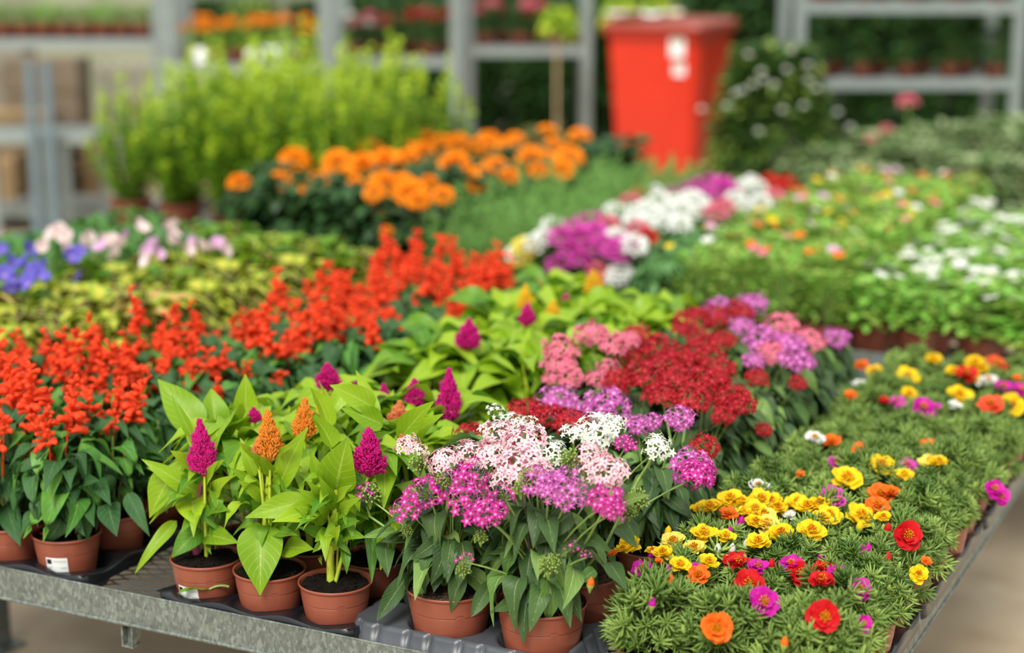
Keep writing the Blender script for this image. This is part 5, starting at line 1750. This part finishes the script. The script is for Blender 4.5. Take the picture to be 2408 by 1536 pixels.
def rack(Y, px0, px1, shelves, depth, label, ztop=1.75, post_px=30, lean=0.03, posts=None, yaw=0.0):
    """a plant trolley: zinc posts and board shelves; shelves are picture heights at its front edge"""
    x0, x1 = xx(px0, 100, Y), xx(px1, 100, Y)
    root = empty('plant_trolley', (x0, Y, 0), yaw)
    tag(root, label, 'plant trolley', 'plant trolleys behind the benches')
    W_, pw = x1 - x0, 0.045
    for x in (0, W_):
        for y in (0, depth):
            mb = MB()
            box(mb, (x - pw / 2 - 0.01, y - 0.012, 0.11), (x + pw / 2 + 0.01, y + 0.012, ztop))
            box(mb, (x - pw / 2, y - 0.02, 0.11), (x - pw / 2 + 0.008, y + 0.02, ztop))
            box(mb, (x + pw / 2 - 0.008, y - 0.02, 0.11), (x + pw / 2, y + 0.02, ztop))
            mb.obj('post', M_post, root)
    zs = [zz(py, Y) for py in shelves]
    for z in [0.14] + zs:
        mb = MB()
        box(mb, (pw / 2 + 0.012, -0.01, z - 0.045), (W_ - pw / 2 - 0.012, depth - 0.02, z))
        s_ = mb.obj('shelf', M_shelf, root)
        mb = MB()
        box(mb, (pw / 2 + 0.012, -0.018, z - 0.052), (W_ - pw / 2 - 0.012, -0.011, z + 0.008))
        mb.obj('shelf_edge', M_post, s_)
    for x in (0.05, W_ - 0.05):
        for y in (0.05, depth - 0.05):
            mb = MB()
            v, q, uv = tube_arr([(x - 0.014, y, 0.05), (x + 0.014, y, 0.05)], 0.05, 16)
            mb.add(v, q, None, uv)
            for xe in (x - 0.014, x + 0.014):
                a = np.linspace(0, 6.283, 16, endpoint=False)
                c = np.stack([np.full(16, xe), y + 0.05 * np.cos(a), 0.05 + 0.05 * np.sin(a)], 1)
                mb.add(np.vstack([c, [[xe, y, 0.05]]]), None, [(i, (i + 1) % 16, 16) for i in range(16)])
            box(mb, (x - 0.02, y - 0.012, 0.05), (x + 0.02, y + 0.012, 0.094))
            mb.obj('wheel', M_black, root)
    return root, x0, x1, zs


SMALL = [bushy([L_grey, L_mixed], 150, 0.07, -0.01, 0.10, 0.035, [LEAF_SM], 200, 5, M_stem, droop=-0.3), bushy([L_mixed, L_bacopa], 150, 0.08, -0.01, 0.12, 0.035, [LEAF_SM], 201, 5, M_stem, droop=-0.2),
         bushy([L_dark, L_salvia], 180, 0.09, -0.01, 0.16, 0.045, [LEAF_SM], 202, 6, M_stem, droop=0.0)]
TRL = bushy([L_dark, L_mixed], 900, 0.20, -0.04, 0.22, 0.05, [LEAF_SM], 203, 14, M_stem, droop=0.4)
FPINK = puff_mesh('p_rose', 0.035, 50, 5)
FRED = puff_mesh('crimson', 0.035, 50, 6)
FWH = puff_mesh('white', 0.03, 50, 7)
FOR = puff_mesh('marigold', 0.035, 50, 8)


def shelf_plant(x, y, z, k, label, group, flowers=(), nf=0, scale=1.0, fol=None, zoff=0.17):
    o = empty('potted_plant', (x, y, z), RS.rand() * 6.28)
    tag(o, label, 'potted plant', group)
    link('pot', POTLO, o, (0, 0, 0.086))
    link('soil', SOIL[0], o, (0, 0, 0.086))
    link('foliage', fol or SMALL[k], o, (0, 0, 0.086)).scale = (scale,) * 3
    for j in range(nf):
        a, q = RS.rand() * 6.28, RS.rand() ** 0.5 * 0.09 * scale
        f_ = link('flower', flowers[RS.randint(len(flowers))], o, (q * math.cos(a), q * math.sin(a), 0.086 + zoff * scale * (0.6 + 0.5 * RS.rand())))
        f_.scale = (1.2,) * 3
    return o


NUMS = ORD
# left trolley
r_, x0, x1, zs = rack(10.6, -230, 372, [93], 0.6, 'plant trolley of small green pots, far left behind the benches')
for i in range(12):
    for j in range(2):
        shelf_plant(x0 + 0.12 + i * 0.118, 10.67 + j * 0.16, zs[0] + 0.001, 0 if i % 3 else 1, 'small pale green potted plant, %s %s on the left trolley shelf' % (ORD[11 - i], 'in front' if j == 0 else 'at the back'), 'small pots on the left trolley', scale=0.9)
# second trolley with orange flowers
r_, x0, x1, zs = rack(10.3, 398, 762, [152], 0.6, 'plant trolley with orange flowers, second from the left', post_px=30)
for i in range(6):
    shelf_plant(x0 + 0.12 + i * 0.13, 10.4, zs[0] + 0.001, 1, 'dwarf plant with orange blooms, %s from the left on its trolley' % ORD[i], 'orange-flowered pots on the second trolley', (FOR,), 3, 0.9)
big = shelf_plant(x0 + 0.42, 10.65, zs[0] + 0.001, 2, 'large trailing olive green plant with orange blooms on the second trolley', 'orange-flowered pots on the second trolley', (FOR,), 7, 1.0, TRL, 0.5)
big.scale = (1.15,) * 3
for i, px in enumerate((466, 590)):               # round white tags
    c = at_y(px, 112, 10.22)
    mb = MB()
    v, q, uv = tube_arr([c * 0, (0, 0.012, 0)], 0.05, 20)
    mb.add(v, q, None, uv)
    for y in (0, 0.012):
        a = np.linspace(0, 6.283, 20, endpoint=False)
        mb.add(np.vstack([np.stack([0.05 * np.cos(a), np.full(20, y), 0.05 * np.sin(a)], 1), [[0, y, 0]]]), None, [(k_, (k_ + 1) % 20, 20) for k_ in range(20)])
    o = mb.obj('round_sign', M_white, None, (c[0], 10.315, zs[0] + 0.0502))
    tag(o, 'round white sign standing on the second trolley, %s' % ('under the orange bloom' if i == 0 else 'nearer the pale tray'), 'sign', 'round white signs')
mb = MB()
lathe(mb, [(0.06, 0), (0.10, 0.02), (0.12, 0.10), (0.115, 0.10), (0.09, 0.02), (0.001, 0.015)], 20)
c = at_y(645, 130, 10.24)
o = mb.obj('plastic_bowl', plain('pale_plastic', '#b9c8c4', 0.3), None, (c[0], 10.44, zs[0] + 0.001))
tag(o, 'pale translucent plastic bowl at the end of the second trolley shelf', 'bowl')
# third and fourth trolley with pink and red flowers
r_, x0, x1, zs = rack(10.9, 790, 1072, [138], 0.6, 'plant trolley with dark red flowers, third from the left')
for i in range(6):
    shelf_plant(x0 + 0.10 + i * 0.115, 11.0 + 0.2 * (i % 2), zs[0] + 0.001, 2, 'dark red and blush flowering pot, %s from the left on the third trolley' % ORD[i], 'red-flowered pots on the third trolley', (FRED, FPINK, FWH) if i < 2 else (FRED, FRED, FPINK), 5, 1.0)
r_, x0, x1, zs = rack(11.1, 1100, 1380, [112], 0.6, 'plant trolley with rose-pink flowers, next to the red bin')
for i in range(6):
    shelf_plant(x0 + 0.10 + i * 0.115, 11.2 + 0.2 * (i % 2), zs[0] + 0.001, 2, 'rose-pink flowering pot, %s from the left on the trolley beside the bin' % ORD[i], 'pink-flowered pots beside the bin', (FPINK, FRED), 5 if i < 4 else 0, 1.0)
# right trolley
r_, x0, x1, zs = rack(9.9, 1880, 2395, [188, 8], 0.6, 'plant trolley of dark plants, at the far right behind the bin', ztop=1.5)
for lv in (0, 1):
    for i in range(9 if lv == 0 else 9):
        shelf_plant(x0 + 0.13 + i * 0.124, 10.02 + 0.18 * (i % 2), zs[lv] + 0.001, 2, '%s potted plant, %s along the %s shelf of the right trolley' % ('dark green' if lv == 0 else 'red-flowered', ORD[i], 'lower' if lv == 0 else 'upper'), 'dark pots on the right trolley', (FRED,), 0 if lv == 0 else 3, 1.1)
# lower wooden bench and white crate at the far left
for i, (pa, pb, pt, pb2, Y) in enumerate(((30, 215, 318, 560, 10.0),)):
    x0, x1 = xx(pa - 120, 320, Y), xx(pb, 320, Y)
    root = empty('metal_table', (x0, Y, 0))
    tag(root, 'narrow grey metal table standing below the left trolley', 'table')
    zt = zz(pt, Y)
    mb = MB(); box(mb, (0, 0, zt - 0.05), (x1 - x0, 0.5, zt)); mb.obj('table_top', M_post, root)
    for px in (105, 145):
        x = xx(px, 320, Y) - x0
        mb = MB(); box(mb, (x - 0.028, 0.02, 0), (x + 0.028, 0.07, zt - 0.05)); mb.obj('leg', M_post, root)
    for x in (0.04, x1 - x0 - 0.04):
        mb = MB(); box(mb, (x - 0.02, 0.42, 0), (x + 0.02, 0.46, zt - 0.05)); mb.obj('leg', M_post, root)
for i, px in enumerate((112, 150)):
    x = xx(px, 200, 10.35)
    mb = MB()
    box(mb, (-0.025, -0.02, 0), (0.025, 0.02, 1.08))
    box(mb, (-0.06, -0.05, 0), (0.06, 0.05, 0.01))
    o = mb.obj('metal_post', plain('blue_grey_post', '#5f7078', 0.5), None, (x + 0.02, 10.58 + 0.0 * i - 0.35 * 0, 0))
    o.location.y = 9.9
    tag(o, 'blue-grey upright steel post below the left trolley, %s' % ('outer one' if i == 0 else 'nearer the shrubs'), 'post', 'steel posts at the far left')
root = empty('slatted_crate', (xx(190, 300, 10.9), 11.35, 0))
tag(root, 'white slatted crate standing behind the tall light green shrubs', 'crate')
x1c = xx(460, 300, 10.9) - xx(190, 300, 10.9)
mb = MB(); box(mb, (0, 0.02, 0), (x1c, 0.5, 0.28)); mb.obj('crate_base', M_wood, root)
for i in range(9):
    mb = MB(); x = 0.02 + i * (x1c - 0.06) / 8
    box(mb, (x, 0, 0.28), (x + 0.038, 0.02, 0.98)); mb.obj('slat', M_slat, root)
mb = MB(); box(mb, (0, -0.012, 0.9), (x1c, 0.0, 0.95)); mb.obj('rail', M_slat, root)
mb = MB(); box(mb, (0.05, 0.10, 0.28), (x1c - 0.05, 0.46, 0.7)); mb.obj('crate_filling', plain('brown_card', '#6b4a36', 0.8), root)
for i, (px, Y, wd, ht, colr) in enumerate(((20, 11.6, 0.5, 0.62, '#a58d67'), (-60, 11.0, 0.45, 0.40, '#8c7350'), (100, 11.9, 0.5, 0.95, '#6f6250'), (-40, 12.4, 0.6, 1.05, '#7d7a6d'), (230, 11.9, 0.5, 0.5, '#9c8560'))):
    x = xx(px, 300, Y)
    root = empty('wooden_box', (x, Y, 0))
    tag(root, ('sand-coloured wooden box beside the left posts', 'low brown wooden box at the far left edge', 'tall dull brown box behind the left posts', 'tall grey box at the far left edge', 'tan wooden box behind the white crate')[i], 'box', 'wooden boxes at the far left')
    mt = plain('box_%d' % i, colr, 0.8, var=0.15, scale=6)
    mb = MB(); box(mb, (-wd / 2, 0, 0), (wd / 2, 0.4, ht)); mb.obj('body', mt, root)
    for j in range(4):
        mb = MB(); box(mb, (-wd / 2 - 0.012, -0.012, ht * (0.06 + 0.24 * j)), (wd / 2 + 0.012, -0.0005, ht * (0.06 + 0.24 * j) + ht * 0.16)); mb.obj('board', mt, root)

# red wheeled bin
Yb = 10.2
root = empty('wheeled_bin', (xx(1532, 100, Yb), Yb, 0), math.radians(-24))
tag(root, 'big bright red wheeled bin with papers on its lid behind the flowers', 'bin')
zt = zz(100, Yb)
sx = 2.47e-3 * 1.0
wt, wb = 0.56, 0.46
mb = MB()
lv = [(0.0, wb - 0.03, 0.40), (0.06, wb, 0.46), (zt - 0.10, wt, 0.66), (zt - 0.02, wt + 0.004, 0.67), (zt - 0.02, wt + 0.05, 0.72), (zt + 0.01, wt + 0.05, 0.72), (zt + 0.012, wt - 0.02, 0.64)]
rows = []
m = 48
g = np.arange(m) / m * 2 * math.pi
for (z, w_, dp) in lv:
    rows.append(np.stack([np.sign(np.cos(g)) * np.abs(np.cos(g)) ** 0.16 * w_ / 2, 0.34 + np.sign(np.sin(g)) * np.abs(np.sin(g)) ** 0.16 * dp / 2, np.full(m, z + 0.06)], 1))
mb.add(np.concatenate(rows), grid_faces(m, len(rows) - 1, True), None, None, (0.5, 0.5))
mb.obj('body', M_bin, root)
mb = MB()
lid = []
for (z, sc_) in ((0.0, 1.0), (0.025, 1.0), (0.045, 0.93), (0.055, 0.5), (0.057, 0.02)):
    lid.append(np.stack([np.sign(np.cos(g)) * np.abs(np.cos(g)) ** 0.16 * (wt + 0.08) / 2 * sc_, 0.34 + np.sign(np.sin(g)) * np.abs(np.sin(g)) ** 0.16 * 0.75 / 2 * sc_, np.full(m, zt + 0.075 + z)], 1))
mb.add(np.concatenate(lid), grid_faces(m, len(lid) - 1, True), None, None, (0.5, 0.5))
mb.obj('lid', plain('lid_plastic', '#8d3a2c', 0.4), root)
for x in (-0.2, 0.2):
    mb = MB()
    v, q, uv = tube_arr([(x - 0.03, 0.62, 0.10), (x + 0.03, 0.62, 0.10)], 0.10, 20)
    mb.add(v, q, None, uv)
    for xe in (x - 0.03, x + 0.03):
        a = np.linspace(0, 6.283, 20, endpoint=False)
        mb.add(np.vstack([np.stack([np.full(20, xe), 0.62 + 0.1 * np.cos(a), 0.10 + 0.1 * np.sin(a)], 1), [[xe, 0.62, 0.10]]]), None, [(i, (i + 1) % 20, 20) for i in range(20)])
    mb.obj('wheel', M_black, root)
for (px, py, wd, ht) in ((0.155, zt - 0.075, 0.085, 0.13), (0.165, zt - 0.21, 0.07, 0.07)):
    mb = MB()
    tl = (0.66 - 0.46) / 2 / (zt - 0.16)
    for (a0, b0, a1, b1, mt, of) in ((0, 0, 1, 1, 0, 0.004), (0.2, 0.12, 0.8, 0.48, 1, 0.006), (0.15, 0.58, 0.85, 0.9, 2, 0.006)):
        xs_ = (px - wd / 2 + wd * a0, px - wd / 2 + wd * a1)
        z0_, z1_ = py - ht / 2 + ht * b0 + 0.06, py - ht / 2 + ht * b1 + 0.06
        yy = lambda z: 0.34 - (0.46 / 2 + (z - 0.12) * tl) - of
        box(mb, (xs_[0], yy(z1_) - 0.0, z0_), (xs_[1], yy(z0_) + 0.004, z1_), mt)
    mb.obj('sticker', [M_white, plain('sticker_blue', '#5a7a8c', 0.5), plain('sticker_green', '#9aa98c', 0.5)], root)
bx = np.array(root.location)
for i, (dx, dy, ang, wd, ln, colr, nm) in enumerate(((-0.12, 0.28, 0.4, 0.20, 0.28, '#cfcfd2', 'grey-white sheet of paper'), (0.02, 0.22, -0.3, 0.18, 0.22, '#e9e2e0', 'creased white sheet of paper'), (0.14, 0.30, 0.2, 0.16, 0.24, '#e2cdb8', 'cream sheet of paper'), (-0.14, 0.12, -0.1, 0.18, 0.16, '#e6b8b4', 'pink sheet of paper'))):
    mb = MB()
    n_ = 8
    X, Y = np.meshgrid(np.linspace(-wd / 2, wd / 2, n_), np.linspace(-ln / 2, ln / 2, n_))
    Z = 0.010 * np.sin(X * 30 + i) * np.cos(Y * 24) + 0.012
    v = np.stack([X, Y, Z], -1).reshape(-1, 3)
    mb.add(v, grid_faces(n_ - 1, n_ - 1))
    mb.add(v - np.array([0, 0, 0.0015]), grid_faces(n_ - 1, n_ - 1))
    o = mb.obj('paper_sheet', plain('paper_%d' % i, colr, 0.6), None, (bx[0] + dx, bx[1] + dy, zt + 0.135 + i * 0.006))
    o.rotation_euler = (0, 0, ang)
    tag(o, nm + ' lying on the lid of the red bin', 'paper', 'papers on the bin lid')

# shrubs behind and beside
HEDGE = [bushy([L_dark, L_dark, L_salvia], 4200, 0.48, 0.0, 1.25, 0.085, [LEAF_SM], 210 + i, 18, M_darkstem, shape='column', droop=0.0, wratio=1.2) for i in range(2)]
POT30 = pot_mesh(0.17, 0.26, fine=False)
POT30.name = 'pot_wide'
SOIL30 = soil_mesh(0.16, seed=3)


def big_plant(px, Y, fol, label, cat, group, scale=1.0, name='potted_shrub', z0=0.0, hgt=0.26, pot=None):
    x = xx(px, 250, Y)
    o = empty(name, (x, Y, z0), RS.rand() * 6.28)
    tag(o, label, cat, group)
    link('pot', pot or POT30, o, (0, 0, hgt))
    link('soil', SOIL30, o, (0, 0, hgt))
    link('foliage', fol, o, (0, 0, hgt - 0.02)).scale = (scale,) * 3
    return o


for i, px in enumerate((800, 1060, 1320, 1580, 1840, 2100, 2360, 2620, 540, 930, 1190, 1450, 1710, 1970, 2230, 2490)):
    big_plant(px, 12.4 if i < 9 else 13.5, HEDGE[i % 2], 'dark evergreen shrub, %s in the %s row behind the trolleys' % (ORD[(1, 2, 3, 4, 5, 6, 7, 8, 0, 0, 1, 2, 3, 4, 5, 6)[i]], 'nearer' if i < 9 else 'farther'), 'shrub', 'dark shrubs behind the trolleys', 0.86 if i < 9 else 1.0)
WB = bushy([L_dark, L_dark, L_mixed], 4200, 0.40, 0.0, 0.98, 0.07, [LEAF_SM], 220, 16, M_darkstem, droop=0.0)
wbush = big_plant(1815, 8.95, WB, 'round green bush with white blooms beside the red bin', 'shrub', 'flowering bushes behind the benches')
for px, py in ((1745, 215), (1770, 200), (1795, 190), (1730, 220), (1850, 165), (1900, 155), (1785, 310), (1650, 258), (1890, 250), (1920, 210), (1970, 265), (1860, 120), (1820, 200), (1790, 170), (2000, 300), (1710, 250), (1760, 130), (1840, 260), (1900, 190)):
    pos = at_y(px, py, 8.6)
    lp = Matrix.Rotation(-wbush.rotation_euler.z, 3, 'Z') @ (Vector([float(x) for x in pos]) - wbush.location)
    link('flower', FWH, wbush, lp).scale = (0.6,) * 3
lb_ = big_plant(1770, 11.45, HEDGE[0], 'lighter leafy shrub standing just behind the red bin', 'shrub', 'flowering bushes behind the benches', 1.0)
GR = bushy([L_grey, L_grey, L_dark], 3000, 0.36, 0.0, 0.50, 0.055, [LEAF_SM], 221, 14, M_darkstem, droop=0.0)
for i, (px, Y, sc_) in enumerate(((2010, 7.9, 1.0), (2160, 8.2, 1.12), (2320, 7.8, 1.1), (2450, 8.4, 1.2), (2240, 8.9, 1.15), (2080, 8.8, 1.1), (2400, 9.0, 1.2), (1930, 8.6, 1.0))):
    big_plant(px, Y, GR, 'low grey-green bush behind the white-flowered bench, %s one counted from the bin' % ORD[(1, 3, 5, 7, 4, 2, 6, 0)[i]], 'shrub', 'grey-green bushes at the right', sc_)
for i, (px, py, R_, Y) in enumerate(((2135, 243, 1.5, 8.3), (2084, 308, 1.0, 8.3), (2048, 330, 0.8, 8.2))):
    pos = at_y(px, py, Y)
    root = empty('rose', (pos[0], pos[1], 0))
    tag(root, ('large salmon pink rose above the grey-green bushes', 'smaller pink rose below the large one', 'lowest and palest of the pink roses')[i], 'flower', 'pink roses')
    link('bloom', FPINK, root, (0, 0, pos[2])).scale = (R_,) * 3
    mb = MB(); add_tube(mb, arc((0.0, 0.03, 0.3), (0, 0, pos[2] - 0.01), (0.01, 0, 0), 8), 0.004, 6); mb.obj('stem', M_stem, root)
    mb = MB()
    lathe(mb, [(0.01, 0.0), (0.07, 0.0), (0.085, 0.14), (0.078, 0.14), (0.07, 0.12), (0.01, 0.12)], 20); mb.obj('pot', M_pot, root, (0, 0.03, 0))
    mb = MB(); lathe(mb, [(0.076, 0.12), (0.04, 0.125), (0.001, 0.3)], 16); 
    mb = MB(); add_tube(mb, [(0, 0.03, 0.10), (0, 0.03, 0.32)], 0.008, 8); mb.obj('stem', M_darkstem, root)
# lime leaved plant over the bin and pale green ones
LIME = bushy([L_shrubtip, L_celosia], 60, 0.10, 0.0, 0.16, 0.10, [LEAF_OV], 230, 4, M_stem, droop=-0.2)
for i, (px, py, Y, k_) in enumerate(((1455, 30, 10.75, 1.0), (1540, 22, 10.75, 0.9), (1310, 45, 10.6, 0.9))):
    z = zz(py + 40, Y)
    o = empty('leafy_plant', (xx(px, py, Y), Y, 0))
    tag(o, ('lime green plant on a pole just behind the red bin', 'smaller lime plant behind the middle of the red bin', 'pale green plant on a stake before the bin-side trolley')[i], 'plant', 'lime plants near the bin')
    link('foliage', LIME, o, (0, 0, z)).scale = (k_,) * 3
    mb = MB(); add_tube(mb, [(0, 0, 0.1), (0, 0, z + 0.02)], 0.008, 8); mb.obj('stake', M_wood, o)
    mb = MB(); lathe(mb, [(0.01, 0.0), (0.10, 0.0), (0.12, 0.2), (0.11, 0.2), (0.10, 0.16), (0.001, 0.17)], 20); mb.obj('pot', M_pot, o)
# green plastic bowls behind the bellflowers
for i, (px, py, R_) in enumerate(((120, 545, 0.15), (300, 540, 0.17), (470, 548, 0.16), (20, 560, 0.14))):
    pos = at_z(px, py, 0.80)
    mb = MB()
    lathe(mb, [(0.001, 0.004), (R_ * 0.6, 0.004), (R_ * 0.95, 0.11), (R_, 0.115), (R_ * 1.01, 0.12), (R_ * 0.98, 0.122), (R_ * 0.58, 0.008), (0.001, 0.008)], 36)
    o = mb.obj('planter_bowl', M_dgreen, None, (pos[0], pos[1], 0.66))
    tag(o, 'empty dark green plastic bowl behind the bellflowers, %s' % ('second from the edge', 'widest one', 'nearest the coleus', 'outermost one')[i], 'bowl', 'green planter bowls')
